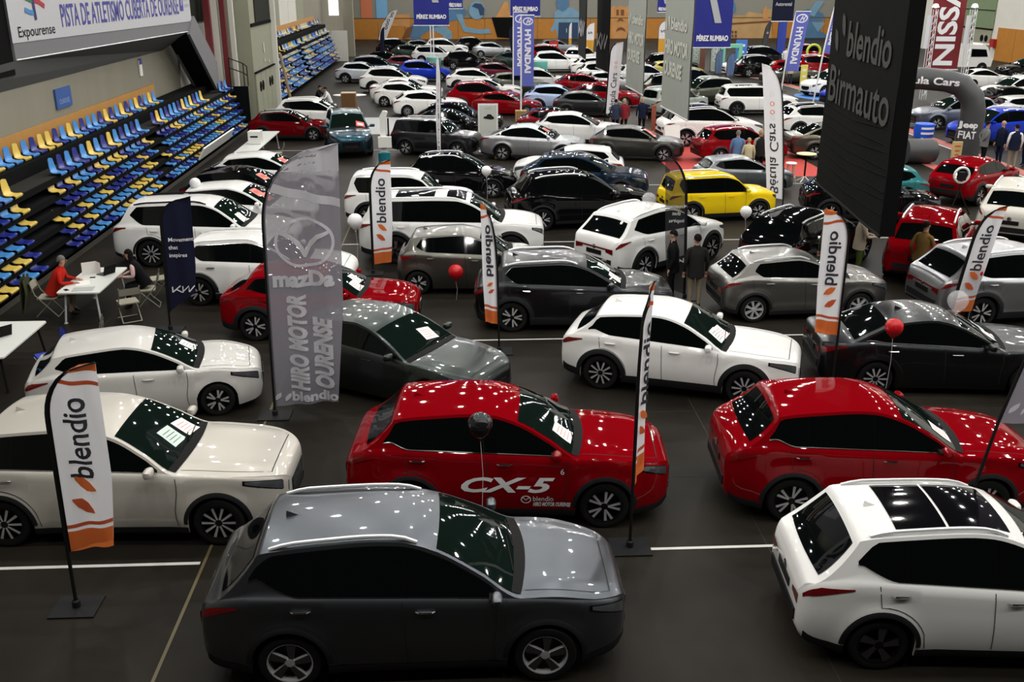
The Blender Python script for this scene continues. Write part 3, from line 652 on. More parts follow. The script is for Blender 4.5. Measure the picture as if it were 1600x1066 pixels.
# ---- mural figures on the far wall, each a raised painted panel
MBL = mat('mural_blue', (.07, .17, .30), .8, vary=.35, vscale=.9); MBL2 = mat('mural_pale_blue', (.16, .30, .42), .8, vary=.2, vscale=1.5); MDK = mat('mural_navy', (.02, .05, .11), .8); MOR = mat('mural_orange', (.52, .25, .08), .8, vary=.25, vscale=1.4); MBR = mat('mural_brown', (.16, .06, .02), .8)
def panel(name, polys, parent=None, y=123.90):
    o = None
    m = MB(); mats = []
    for p, mm in polys:
        k = len(mats); mats.append(mm); n = len(p); yy = y-.012*k
        m.add([(a, yy, b) for a, b in p]+[(a, yy+.03, b) for a, b in p], [tuple(range(n)), tuple(range(2*n-1, n-1, -1))]+[(i, n+i, n+(i+1) % n, (i+1) % n) for i in range(n)], k)
    return obj(name, m.mesh(name, mats, smooth=False), parent)
def ppx(x, y): # point on the far wall seen at that place of the photograph (only used to lay out the mural)
    t = ((x-718)/1000.0); return None
def circ(cx, cz, r, n=14, k=1.0): return [(cx+r*math.cos(2*math.pi*i/n), cz+k*r*math.sin(2*math.pi*i/n)) for i in range(n)]
mu = empty('wall_mural', 'painted mural of blue tinted athletes and orange buildings along the far wall', 'mural', (0, 0, 0))
MU = {'torso':[(-6.01,1.4),(-4.45,2.84),(-1.43,3.55),(0.23,3.69),(0.83,3.12),(0.21,2.25),(-1.46,1.97),(-3.76,0.96),(-4.91,0.24),(-6.05,0.24)],'head':[(1.96,3.26)],'headr':[(2.87,3.26)],'hair':[(1.37,3.69),(1.75,4.05),(2.5,3.97),(2.87,3.4),(2.79,2.68),(2.33,2.68),(2.12,3.4)],'arm':[(-0.54,2.83),(0.22,2.83),(0.65,1.39),(2.16,1.09),(3.46,1.16),(3.61,0.65),(2.16,0.58),(0.41,0.81)],'leg1':[(-6.01,1.4),(-4.87,1.54),(-4.7,-0.05),(-5.84,-0.34)],'leg2':[(-3.59,1.54),(-1.85,1.54),(-1.03,0.81),(-1.05,-0.36),(-1.82,-0.5),(-2.1,0.45),(-3.3,0.96)],'a2torso':[(11.14,2.96),(11.89,3.53),(13.34,3.53),(14.11,2.95),(14.18,0.18),(11.64,0.19),(11.32,1.14),(10.87,0.78),(10.71,1.07),(11.16,1.8)],'a2head':[(12.11,4.1)],'a2shirt':[(11.69,1.87),(13.99,1.86),(14.03,0.04),(11.64,0.04)],'castle':[(18.04,-0.12),(17.92,3.52),(18.29,3.81),(18.61,3.52),(19.05,3.81),(19.52,3.52),(20.12,3.81),(20.29,-0.13)],'win1':[(18.54,3.3),(18.84,3.3),(18.87,2.65),(18.56,2.65)],'win2':[(19.07,3.3),(19.46,3.3),(19.48,2.65),(19.1,2.65)],'arch1':[(18.55,0.76),(18.77,1.2),(19.15,1.34),(19.54,1.2),(19.79,0.76),(19.55,0.9),(19.16,1.05),(18.78,0.9)],'arch2':[(18.66,1.93),(18.88,2.29),(19.26,2.29),(19.51,1.92),(19.27,2.07),(18.89,2.07)],'spire':[(4.0,2.25),(4.46,2.97),(4.84,3.54),(5.22,4.18),(5.6,4.18),(5.9,2.96),(5.9,2.24)],'plinth':[(3.7,2.46),(6.5,2.46),(6.28,0.06),(4.37,0.21)],'city':[(32.48,-0.91),(32.24,2.19),(32.98,2.63),(34.07,2.62),(34.5,3.06),(35.28,2.91),(36.46,2.77),(36.8,3.35),(37.26,3.35),(37.65,-0.92)],'cw':[[(32.57,0.87),(32.81,0.87),(32.83,0.57),(32.6,0.57)],[(32.61,0.43),(32.84,0.43),(32.86,0.13),(32.63,0.13)],[(32.64,-0.02),(32.88,-0.02),(32.9,-0.31),(32.66,-0.31)],[(32.96,0.87),(33.2,0.87),(33.22,0.57),(32.99,0.57)],[(33.0,0.43),(33.23,0.43),(33.26,0.13),(33.02,0.13)],[(33.03,-0.02),(33.27,-0.02),(33.29,-0.31),(33.06,-0.31)]],'cbar':[(32.27,1.75),(37.38,2.03),(37.4,1.81),(32.29,1.53)],'ctow':[(36.19,3.2),(36.6,3.78),(36.9,2.18),(36.28,2.18)],'run':[(40.11,2.91),(41.62,3.34),(43.46,2.9),(43.93,2.17),(42.45,1.43),(44.63,0.1),(44.39,-0.5),(41.97,-0.04),(41.75,-0.94),(40.8,-0.93),(41.06,1.14),(40.54,1.73)],'run2':[(42.54,4.21),(43.55,4.21),(42.49,2.46),(41.68,2.76)],'run3':[(42.24,1.88),(43.98,1.73),(43.15,0.69)],'face':[(32.08,4.22),(32.71,4.08),(32.92,3.35),(32.65,2.92),(32.18,2.92)],'leftb':[(-9.02,1.55),(-8.52,2.7),(-5.96,2.84),(-6.01,1.4)],'bike':[(-6.96,0.1),(-6.32,1.26),(-5.55,1.54),(-6.05,0.24)]}
panel('runner_figure', [(MU['leg1'], MBL), (MU['leg2'], MBL2), (MU['torso'], MBL), (MU['arm'], MBL2), (circ(MU['head'][0][0], MU['head'][0][1], .95, 16, 1.1), MBL2), (MU['hair'], MDK)], mu)
panel('athlete_figure', [(MU['a2torso'], MBL2), (circ(MU['a2head'][0][0], MU['a2head'][0][1], .75, 16, 1.3), MBL), (MU['a2shirt'], MDK)], mu)
v, f = text2d('17', 1.0); a = MU['a2shirt']; cx, cz = (a[0][0]+a[1][0])/2, (a[0][1]+a[2][1])/2
obj('number', MB().add([(cx+p[0]*.8, 123.84, cz+p[1]*.7) for p in v], f).mesh('number', mat('mural_white', (.5, .58, .62), .8), smooth=False), mu)
panel('castle_tower', [(MU['castle'], MOR), (MU['win1'], MBR), (MU['win2'], MBR), (MU['arch1'], MBR), (MU['arch2'], MBR)], mu)
panel('church_spire', [(MU['spire'], MOR)], mu); panel('dark_plinth', [(MU['plinth'], BLK)], mu, 123.85)
panel('old_town', [(MU['city'], mat('mural_ochre', (.45, .28, .12), .8, vary=.2, vscale=1.2)), (MU['cbar'], MBR), (MU['ctow'], MOR)]+[(q, MBR) for q in MU['cw']], mu)
panel('leaping_figure', [(MU['run'], MBL), (MU['run2'], MBL2), (MU['run3'], MBL2)], mu)
panel('blue_face', [(MU['face'], MBL)], mu, 123.86); panel('orange_house', [(MU['leftb'], MOR)], mu); panel('dark_arch', [(MU['bike'], MBR)], mu, 123.84)
# ---------------------------------------------------------------- grandstands
STEP = mat('dark_stand_deck', (.006, .007, .007), .9, spec=.06); DECK = mat('deck_top', (.03, .03, .026), .8, spec=.1)
SEATM = dict(y=mat('yellow_plastic', (.72, .52, .10), .35), l=mat('light_blue_plastic', (.06, .26, .62), .35), d=mat('dark_blue_plastic', (.010, .020, .22), .35), w=mat('pale_plastic', (.6, .6, .5), .4))
SEATN = dict(y='yellow plastic seat', l='light blue plastic seat', d='dark blue plastic seat')
def seat_mesh(back=.36):
    prof = [(.03, -.05), (.045, -.015), (0, 0), (-.10, -.012), (-.19, -.005), (-.255, .03), (-.29, .09), (-.31, .17), (-.33, back)]
    rows = []
    for i, (x, z) in enumerate(prof):
        hw = .215 if i < 7 else (.205 if i == 7 else .16); r = []
        for j in range(7):
            u = -1+j/3; dish = .02*u*u if 2 <= i < 8 else 0
            r.append((x-(0 if i < 6 else -.03*u*u), hw*u, z+dish-(.03*u*u if i == 8 else 0)))
        rows.append(r)
    m = MB().grid(rows); n = len(m.v)
    m2 = MB().grid([[(p[0]-.012, p[1], p[2]-.016) for p in r] for r in rows]); m.merge(m2)
    return m
SM = {}
def seat(parent, c, x, y, z, big=True):
    k = (c, big)
    if k not in SM: SM[k] = seat_mesh(.40 if big else .27).mesh('seat_'+c, SEATM[c])
    o = obj('seat', SM[k], parent, (x, y, z)); o['label'] = SEATN[c]; return o
gs = empty('grandstand', 'retracted grandstand of blue and yellow plastic seats along the left wall', 'grandstand')
ROWZ = [.38, .73, 1.06, 1.39, 1.72, 2.12]; ROWX = [-10.5-.12*k for k in range(6)]; Y0, Y1 = 17.5, 50.9
rng = random.Random(3)
for k in range(6):
    x = ROWX[k]; z = ROWZ[k]
    obj('seat_deck', MB().box(((x-.12-12.85)/2-.0, (Y0+Y1)/2, z-.10), (12.73+x+.12-.0 if False else (-.02-x-.0)*0+abs(-12.85-(x-.12)), Y1-Y0, .07), 0).mesh('deck', STEP if k < 5 else DECK, smooth=False), gs)
    obj('deck_nosing', MB().box((x-.10, (Y0+Y1)/2, z-.15), (.06, Y1-Y0, .16)).mesh('nosing', STEP, smooth=False), gs)
obj('back_board_dark', MB().box((-11.7, (Y0+Y1)/2, .95), (.08, Y1-Y0, 1.9)).mesh('under', BLK, smooth=False), gs)
obj('kick_board', MB().box((-10.62, (Y0+Y1)/2, .11), (.10, Y1-Y0, .22)).mesh('kick', mat('kick_brown', (.05, .045, .035), .7), smooth=False), gs)
obj('upper_step', MB().box((-12.35, (Y0+Y1)/2, 2.2), (.9, Y1-Y0, .42)).mesh('upper_step', STEP, smooth=False), gs)
obj('back_board', MB().box((-12.82, (Y0+41.8)/2+.0, 2.72), (.06, 41.8-Y0+3.0, .55)).mesh('board', mat('orange_back_board', (.50, .25, .06), .55, vary=.1, vscale=3), smooth=False), gs)
obj('end_panel', MB().box((-11.6, Y1+.05, 1.05), (2.2, .08, 2.1)).mesh('end', STEP, smooth=False), gs)
seqA = 'ydlylyldlyldyldyldldyydlyldlldydlyd'[::1]; seqB = 'ydldlyldlyldlyldldlyldyldldlyldyldlldylydl'
cnt = 0
for k in range(6):
    g0 = 24.6+.22*k; n = 0; y = Y0+2.2
    while y < Y1-.4:
        if not (g0 < y < g0+1.9 or g0+10.9 < y < g0+12.0 or (k == 5 and 45.6 < y < 48.3)):
            c = seqB[n % len(seqB)] if k == 5 else rng.choice('yyldldld')
            seat(gs, c, ROWX[k], y, ROWZ[k], k == 5); cnt += 1
        n += 1; y += .605
seqa = 'lydlyllyldyydlyldlldydlyd'
for i in range(36):
    y = 24.9+i*.575-4*.575
    if y < 41.6: seat(gs, seqa[(i-3) % len(seqa)], -12.08, y, 2.50, True); cnt += 1
for i in range(4): seat(gs, 'yldy'[i], -12.0, 48.6+i*.55, 2.5, True)
# second grandstand, far: its many tiny seats are one part
g2 = empty('grandstand', 'far grandstand of small blue and cream seats beyond the porthole doors', 'grandstand', (0, 0, 0))
mm = MB(); sm_ = seat_mesh(.30); Ya, Yb = 59.4, 92.0
for k in range(7):
    x = -10.6-.14*k; z = .45+.36*k
    obj('seat_deck', MB().box((x-1.0, (Ya+Yb)/2, z-.13), (1.8, Yb-Ya, .10)).mesh('deck', STEP, smooth=False), g2)
    y = Ya+(1.6 if k < 6 else .3)
    while y < Yb-.5:
        if rng.random() < .93 and not (74 < y < 75.2): mm.merge(sm_.moved(x, y, z), rng.choice('ldlddylw' if k < 5 else 'lwywldw'))
        y += .62
for i in range(54):
    y = Ya+.5+i*.6
    if rng.random() < .9: mm.merge(sm_.moved(-12.1, y, 3.35), rng.choice('ywldlww'))
o = obj('seats', mm.mesh('seats', SEATM), g2); o['kind'] = 'stuff'
obj('upper_step', MB().box((-12.3, (Ya+Yb)/2, 2.9), (1.0, Yb-Ya, .5)).mesh('us', STEP, smooth=False), g2); obj('under_panel', MB().box((-11.6, (Ya+Yb)/2, 1.3), (.1, Yb-Ya, 2.6)).mesh('up', BLK, smooth=False), g2)
obj('near_end_panel', MB().box((-11.3, Ya-.05, 1.35), (1.5, .08, 2.7)).mesh('ne', BLK, smooth=False), g2); obj('back_board', MB().box((-12.8, (Ya+Yb)/2, 3.6), (.06, Yb-Ya, .5)).mesh('bb', mat('orange_back_board2', (.5, .26, .08), .6), smooth=False), g2)
obj('far_end_panel', MB().box((-10.7, Yb+.5, 1.3), (1.4, .1, 2.6)).mesh('fe', WHITEW, smooth=False), g2)
h2 = [(-11.2, 59.6, 4.2), (-10.8, 62.8, 3.35)]
obj('rail_bar', MB().tube(h2, .03, 6).mesh('rb', M['black']), g2)
for t in range(7):
    q = (h2[0][0]+(h2[1][0]-h2[0][0])*t/6, h2[0][1]+(h2[1][1]-h2[0][1])*t/6); z = 4.2-.85*t/6; obj('rail_post', MB().tube([(q[0], q[1], 2.6), (q[0], q[1], z)], .02, 5).mesh('rp', M['black']), g2)
# control booth above the stand
bo = empty('control_booth', 'grey booth overhanging the seats with a white banner on its front', 'booth')
A = (-12.6, 29.9); B = (-11.5, 45.3); A2 = (A[0]-.0-.9*.0, A[1]-.0)
def bface(t, z, off=0.0):
    dx, dy = B[0]-A[0], B[1]-A[1]; l = math.hypot(dx, dy); return (A[0]+dx*t+dy/l*off, A[1]+dy*t-dx/l*off, z)
m = MB(); q = [bface(0, 5.0), bface(1, 5.0), bface(1, 9.2), bface(0, 9.2), (-12.9, A[1], 9.2), (-12.9, B[1], 9.2), (-12.9, A[1], 4.2), (-12.9, B[1], 4.2)]
m.add(q, [(0, 1, 2, 3), (3, 2, 5, 4), (0, 6, 7, 1), (0, 3, 4, 6), (1, 7, 5, 2)]); obj('booth_shell', m.mesh('booth', GREYP, smooth=False), bo)
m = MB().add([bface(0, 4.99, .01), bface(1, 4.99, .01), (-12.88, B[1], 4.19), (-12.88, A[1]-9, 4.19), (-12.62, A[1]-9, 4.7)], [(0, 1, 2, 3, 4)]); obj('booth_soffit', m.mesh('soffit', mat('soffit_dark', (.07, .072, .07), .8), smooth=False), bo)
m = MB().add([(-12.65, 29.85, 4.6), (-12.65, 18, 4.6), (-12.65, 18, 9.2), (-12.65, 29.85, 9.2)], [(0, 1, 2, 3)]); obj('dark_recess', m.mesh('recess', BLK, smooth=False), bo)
obj('lower_trim', MB().tube([bface(0, 5.0, .02), bface(1, 5.0, .02)], .02, 6).mesh('trim', M['rail']), bo)
# sloping stair stringer at its far end
for x0, nm in ((-11.55, 'stair_stringer'), (-12.5, 'stair_stringer')):
    m = MB().prism([(45.2, 5.45), (45.6, 5.6), (49.0, 3.4), (49.0, 2.2), (48.6, 2.15), (44.6, 4.9)], lambda a, b, d: (x0+d, a, b), .12); obj(nm, m.mesh(nm, GREYP, smooth=False), bo)
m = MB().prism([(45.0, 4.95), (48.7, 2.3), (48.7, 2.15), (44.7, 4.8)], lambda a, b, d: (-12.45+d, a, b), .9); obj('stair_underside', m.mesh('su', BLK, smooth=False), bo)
# banner on the booth
bn = empty('booth_banner', 'white banner reading PISTA DE ATLETISMO CUBERTA DE OURENSE with a coloured logo', 'banner')
BW = mat('banner_white', (.50, .50, .52), .7); L_ = math.hypot(B[0]-A[0], B[1]-A[1])
m = MB(); m.add([bface(-.004, 5.46, .02), bface(1.0, 5.40, .02), bface(1.0, 7.25, .02), bface(-.004, 7.25, .02)], [(0, 1, 2, 3)]); obj('banner_sheet', m.mesh('sheet', BW, smooth=False), bn)
def onface(vf, t0, z0, k, ky, off, name, mm):
    obj(name, MB().add([bface(t0+p[0]*k/L_, z0+p[1]*ky, off) for p in vf[0]], vf[1]).mesh(name, mm, smooth=False, recalc=False), bn)
PUR = mat('banner_blue', (.05, .05, .30), .6)
onface(text2d('PISTA DE ATLETISMO CUBERTA DE OURENSE', 1.0, .012, width=10.8, align='LEFT'), .205, 6.08, 1.0, .95, .03, 'lettering', PUR)
onface(text2d('Expourense', 1.0, .004, width=2.3, align='LEFT'), .022, 5.74, 1.0, .42, .03, 'logo_lettering', M['black'])
for n, c, pts in (('green', (.02, .16, .07), [(-.62, .28), (-.3, .18), (-.05, .12)]), ('yellow', (.6, .45, .05), [(.05, .52), (.3, .42), (.6, .36)]), ('red', (.4, .02, .04), [(.05, .12), (.35, .08), (.7, -.06)]), ('blue', (.05, .22, .5), [(-.55, -.12), (-.25, -.2), (.0, -.22)]), ('navy', (.02, .02, .12), [(-.02, .62), (0, .2), (.04, -.42)])):
    onface(stroke2d(pts, .14), .095, 6.45, 1.0, 1.0, .03+.002*len(n), 'logo_stroke', mat('logo_'+n, c, .6))
onface(poly2d([(0, 0), (.42, 0), (.42, .95), (0, .95)]), .915, 5.85, 1, 1, .03, 'emblem', PUR); onface(text2d('1', .7, .02), .929, 6.32, 1, 1, .035, 'emblem_figure', BW)
for z in (6.55, 6.3, 6.05): onface(text2d('DEPORTES', .2, width=.75, align='LEFT'), .948, z, 1, 1, .03, 'small_print', mat('pale_lilac', (.45, .45, .6), .7))
# sign on the wall under the booth
sn = bx('wall_sign', (-12.86, 33.6, 3.55), (.05, 1.3, .62), mat('sign_blue', (.03, .10, .34), .5)); tag(sn, 'blue rectangular sign on the wall under the booth', 'sign')
v, f = text2d('OURENSE', .22); obj('lettering', MB().add([(-12.83, 33.6+p[0]*.9, 3.45+p[1]) for p in v], f).mesh('sl', mat('sign_pale', (.3, .42, .65), .6), smooth=False), sn)
s2 = bx('notice_sign', (-12.86, 42.0, 3.75), (.05, .32, .62), M['paper']); tag(s2, 'small white and blue notice on the wall under the booth', 'sign'); bx('blue_field', (-12.83, 42.0, 4.0), (.02, .3, .22), PUR, s2)
# ---------------------------------------------------------------- the cars: style, x, y, heading, scale, colour, label
CARLIST = [
('mghs',-0.58,9.87,0,1.01,'gunmetal','metallic grey SUV with silver roof rails, nearest the viewer at the bottom'),
('cx5',0.61,13.11,-4,0.999,'red','glossy red SUV with white CX-5 lettering on its doors'),
('cx5',5.95,12.94,-4,1,'red','glossy red SUV at right behind the white SUV with the glass roof'),
('zs',5.86,9.72,-5,1,'white','white SUV with black glass roof panels in the bottom right corner'),
('cx60',-4.81,12.90,-2,1,'pearl','pearl beige SUV behind the white flag at bottom left'),
('supermini',-5.65,16.78,12,0.962,'pearl2','pearl white hatchback parked between the left table and the big grey flag'),
('hatch',-1.33,17.44,-32,1,'graphite','dark grey-green hatchback angled forward beside the big grey flag'),
('suvcoupe',-3.07,20.78,-3,0.958,'red','red crossover passing behind the big grey flag'),
('niro',-4.77,23.29,-3,0.986,'white','white crossover behind the dark blue feather flag'),
('wagon',-6.85,26.75,-2,1,'white','large white SUV with black roof rails beside the blue and yellow seats'),
('suvcoupe',-6.53,29.54,-4,1,'white','white hatch with a white balloon on its roof, behind the large white SUV'),
('cx30',-6.71,31.95,-4,1,'black','black hatch between two white cars beside the grandstand'),
('hatch',-6.68,35.41,-3,1,'white','white hatchback nearest the table with the white box, beside the grandstand'),
('niro',-8.02,47.80,-2,0.86,'redb','dark red hatch with black roof beside the grey wall'),
('niro',-7.19,50.74,-3,1,'white','white hatch just behind the dark red hatch by the grey wall'),
('suv',-5.03,44.41,-80,1.04,'tealnavy','dark blue SUV facing the viewer with a red price card'),
('small',0.21,23.82,-3,1,'titanium','small olive grey hatchback beside a red balloon'),
('ev9',-0.30,26.79,-3,0.994,'white','long white SUV with black roof panels'),
('boxy',-1.65,30.87,-5,0.932,'white','boxy white SUV behind the long white SUV'),
('niro',2.42,21.12,-3,0.987,'dgrey','dark grey crossover with silver window line behind the white crossover'),
('cx30',4.07,17.42,-20,0.987,'white','white crossover with black wheel arches, angled forward in mid-floor'),
('sportage',5.06,25.72,38,1,'white','white SUV seen from behind with a slim dark light bar'),
('boxy',8.05,30.90,8,0.86,'yellow','bright yellow boxy SUV'),
('suv',3.61,30.31,6,1,'black','black SUV with multi-spoke wheels beside the white SUV seen from behind'),
('suvcoupe',4.22,34.18,-12,1,'navy','dark navy small SUV behind the black SUV with multi-spoke wheels'),
('supermini',3.89,36.38,172,1,'white','pale car facing left behind the dark navy small SUV'),
('suv',-0.07,34.97,-6,0.86,'black','black SUV with a white balloon at its side'),
('boxy',-1.09,43.40,-18,0.9,'dgrey','dark grey boxy SUV in front of the white poster stand'),
('fastback',2.99,42.05,-12,0.94,'silver','silver fastback with a red price card in its windscreen'),
('suvcoupe',7.32,41.83,-14,0.894,'dgrey2','dark grey coupe SUV with a red price card in its windscreen'),
('cx30',5.33,45.70,-8,0.94,'white','white hatch behind the silver fastback'),
('suv',11.54,41.22,8,0.86,'red','red SUV with black bumper on the red carpet'),
('supermini',10.06,35.16,4,0.86,'grey','grey retro hatchback behind the yellow SUV'),
('stonic',7.61,21.54,3,0.94,'titan2','silver-brown crossover with silver roof rails beside the two standing men'),
('sedan',8.90,17.28,-6,1,'dgrey','dark grey saloon with a red balloon at its window'),
('sportage',12.48,21.08,5,1,'silver','silver SUV at the right edge behind the leaning white flag'),
('suv',12.33,24.99,58,1,'red','red SUV seen from behind next to the man in the brown jacket'),
('suvcoupe',17.74,33.48,38,0.94,'red','red small SUV seen from behind in front of the black inflatable arch'),
('suv',16.64,28.63,55,1,'beige','beige-white SUV seen from behind at the right edge'),
('niro',9.18,25.37,40,1,'black','black crossover seen from behind below the yellow SUV'),
('niro',12.82,30.50,-10,0.94,'black','black car with its bonnet showing to the right of the black hanging banner'),
('supermini',13.48,32.47,175,0.94,'teal','teal hatchback mostly hidden by the black hanging banner'),
('suv',11.30,45.56,5,1.04,'white2','white SUV with black roof on the red carpet behind the red SUV'),
('ev9',16.36,55.73,0,0.883,'white','tall white SUV with roof rails left of the high tables'),
('suv',14.29,60.10,196,0.94,'olive','olive grey SUV behind the tall white SUV'),
('suv',15.18,65.62,0,0.94,'black','black SUV behind the olive grey SUV by the grey hanging banner'),
('niro',17.20,48.00,5,0.94,'white2','white hatch with black roof beside the black hanging banner'),
('fastback',15.87,41.84,0,0.94,'brown','brown-grey fastback by the black hanging banner and the high table'),
('suv',23.64,64.51,205,0.94,'white','white SUV facing left on the blue round mat'),
('suvcoupe',23.12,58.94,190,0.94,'blue','bright blue car nose just left of the black hanging banner'),
('sedan',23.26,72.06,180,0.86,'olive','dark olive saloon behind the tall blue banners'),
('suv',30.44,88.61,0,0.94,'red','red SUV farthest back by the two tall blue banners'),
('hatch',24.47,74.93,0,0.94,'red','red hatch behind the person in the cream jacket'),
('suv',27.22,76.85,0,0.94,'red','red SUV behind the yellow totem'),
('hatch',29.73,80.37,180,0.94,'silver','silver hatch behind the white SUV on the round mat'),
('suv',24.79,49.88,182,0.94,'slate','slate grey SUV seen through the inflatable arch'),
('suv',24.36,45.17,192,0.94,'blue','bright blue SUV facing left beside the inflatable arch'),
('hatch',29.76,51.79,-5,0.94,'silver','pale silver hatch behind the bright blue SUV at right'),
('hatch',31.41,56.22,0,0.94,'black','black hatch behind the pale silver hatch at right'),
('suv',33.31,59.89,185,0.94,'white','white SUV facing left behind the black hatch at right'),
('hatch',38.14,66.70,180,0.94,'grey','grey hatch at the far right edge'),
('sedan',35.80,68.53,0,0.86,'white','white saloon just right of the red hanging banner'),
('suv',41.59,73.80,180,0.94,'black','black SUV against the orange wall panel at far right'),
('cx30',5.61,57.64,-4,0.94,'lightblue','pale blue hatch beside the tall blue banners'),
('hatch',2.51,56.06,-6,0.86,'red','red hatch by the wooden block holding the white pole'),
('suv',1.29,58.35,-4,0.94,'red','red SUV behind the red hatch by the wooden block'),
('hatch',-1.77,56.24,8,0.92,'white','white hatch seen partly from behind near the empty grey floor'),
('supermini',-3.18,60.33,-4,0.94,'white','small white hatch alone at the edge of the empty grey floor'),
('sedan',-3.34,62.80,-4,0.94,'white','white saloon behind the small white hatch'),
('sportage',-4.42,67.58,-4,0.967,'white','off-white SUV with dark side windows and red tail lights'),
('suvcoupe',-6.87,73.75,-3,0.94,'palegrey','pale grey hatch beside the far block of seats'),
('suv',-2.67,74.84,0,0.86,'blue','royal blue SUV under the green drum'),
('suvcoupe',1.04,68.34,0,0.94,'white','white coupe SUV behind the thin white flag'),
('sedan',1.76,63.67,-3,0.867,'white','white saloon behind the red cars'),
('hatch',3.68,66.21,0,0.94,'olive','olive hatch between white cars and the tall blue banners'),
('hatch',2.85,73.80,0,0.94,'maroon','dark maroon hatch left of the tall blue banners'),
('wagon',-2.19,90.19,-3,0.86,'white','white SUV under the blue hanging banner'),
('suv',0.51,84.29,0,0.86,'black','black SUV with white roof edge right of the white SUV'),
('hatch',4.70,84.45,0,0.94,'dgreen','dark green hatch beside the thin dark flag'),
('suv',1.39,102.66,0,0.86,'black','black SUV in front of the runner mural'),
('hatch',3.18,96.84,0,0.94,'silver','silver hatch in front of the runner mural'),
('suv',-1.43,98.35,0,0.94,'white','white SUV in the last row under the blue hanging banner'),
('hatch',-3.53,100.36,0,0.94,'grey','grey hatch in the last row beside the white feather flags'),
('suv',-5.85,98.44,0,0.94,'black','black SUV in the last row below the white feather flags'),
('hatch',-4.20,93.59,0,0.94,'dgreen','dark green saloon left of the white SUV under the blue banner'),
('hatch',-5.92,84.95,0,0.94,'black','black hatch by the column in the far left corner'),
('hatch',-4.01,80.76,0,0.94,'maroon','maroon hatch behind the royal blue SUV'),
('suv',-6.28,77.43,0,0.94,'navy','navy SUV behind the pale grey hatch'),
('suv',7.57,81.34,0,0.94,'white','white SUV behind the green drum at centre'),
('suv',7.81,89.18,0,0.94,'red','red SUV left of the red totem'),
('hatch',9.48,100.43,0,0.94,'grey','grey hatch in the last row before the number 17 athlete'),
('suv',10.13,86.46,60,0.94,'white','white SUV seen from behind right of the red totem'),
('suvcoupe',10.32,77.64,0,0.94,'white','white coupe SUV beside the dark hanging banners'),
('suv',10.20,71.50,0,0.94,'white','white SUV beside the dark hanging banner with white letters'),
('hatch',9.98,66.96,0,0.94,'silver','silver hatch below the dark hanging banners'),
('hatch',8.02,65.06,0,0.94,'red','dark red hatch behind the pale blue hatch'),
('suv',5.29,68.05,0,0.86,'white','white SUV just behind the pale blue hatch'),
('sedan',8.23,59.33,-8,0.94,'red','long red saloon below the grey hanging banner'),
('suvcoupe',6.88,55.16,-5,0.88,'dgrey','dark grey hatch in front of the long red saloon'),
('hatch',4.71,47.89,-8,0.94,'maroon2','dark maroon hatch with black roof behind the white hatch'),
('boxy',11.65,55.07,30,0.94,'palegreen','pale green boxy SUV seen from behind the grey hanging banner'),
('suv',13.25,62.42,0,0.94,'black','black SUV left of the large grey hanging banner'),
('hatch',15.70,74.86,0,0.94,'gold','gold-green hatch left of the large grey hanging banner'),
('suv',16.15,78.88,0,0.94,'black','black SUV behind the gold-green hatch'),
('hatch',22.38,79.34,190,0.94,'white','white hatch behind the mint green portal'),
('suv',22.80,76.84,0,0.94,'black','black SUV right of the mint green portal'),
('suv',25.87,86.39,0,0.94,'black','black SUV in the last row below the city mural'),
('suv',12.68,69.56,0,0.94,'white','white SUV between the grey hanging banners'),
('hatch',-0.08,50.15,-10,0.94,'black','black hatch right behind the dark grey boxy SUV'),
('sedan',-0.47,47.68,-12,0.94,'black','black saloon with its nose beyond the white poster stand'),
]
for (st_, x_, y_, th_, sc_, c_, lb_) in CARLIST: put_car(st_, x_, y_, th_, sc_, c_, lb_)
# ---------------------------------------------------------------- flags and banners
def refine2d(v, f, mx):
    bm = bmesh.new(); vs = [bm.verts.new((p[0], p[1], 0)) for p in v]
    for q in f:
        try: bm.faces.new([vs[i] for i in q])
        except ValueError: pass
    bmesh.ops.triangulate(bm, faces=bm.faces)
    for _ in range(4):
        es = [e for e in bm.edges if e.calc_length() > mx]
        if not es or len(bm.faces) > 2500: break
        bmesh.ops.subdivide_edges(bm, edges=es, cuts=1, use_grid_fill=False); bmesh.ops.triangulate(bm, faces=[q for q in bm.faces if len(q.verts) > 3])
    bm.verts.index_update(); o = [(w.co.x, w.co.y) for w in bm.verts], [tuple(w.index for w in q.verts) for q in bm.faces]
    bm.free(); return o
def cloth_mat(name, col, tr=.45, alpha=1.0):
    m = bpy.data.materials.new(name); m.use_nodes = True; nt = m.node_tree; b = nt.nodes['Principled BSDF']; out = nt.nodes['Material Output']
    b.inputs['Base Color'].default_value = (*col, 1); b.inputs['Roughness'].default_value = .8; b.inputs['Specular IOR Level'].default_value = .2
    t = nt.nodes.new('ShaderNodeBsdfTranslucent'); t.inputs[0].default_value = (*col, 1); mx = nt.nodes.new('ShaderNodeMixShader'); mx.inputs[0].default_value = tr
    nt.links.new(b.outputs[0], mx.inputs[1]); nt.links.new(t.outputs[0], mx.inputs[2]); last = mx
    if alpha < 1:
        tp = nt.nodes.new('ShaderNodeBsdfTransparent'); m2 = nt.nodes.new('ShaderNodeMixShader'); m2.inputs[0].default_value = alpha; nt.links.new(tp.outputs[0], m2.inputs[1]); nt.links.new(mx.outputs[0], m2.inputs[2]); last = m2
    nt.links.new(last.outputs[0], out.inputs[0]); MATS[name] = m; return m
CLOTHW = cloth_mat('white_flag_cloth', (.84, .84, .87)); ORG = cloth_mat('orange_print', (.80, .20, .05), .4); ORG2 = cloth_mat('deep_orange_print', (.65, .13, .05), .4)
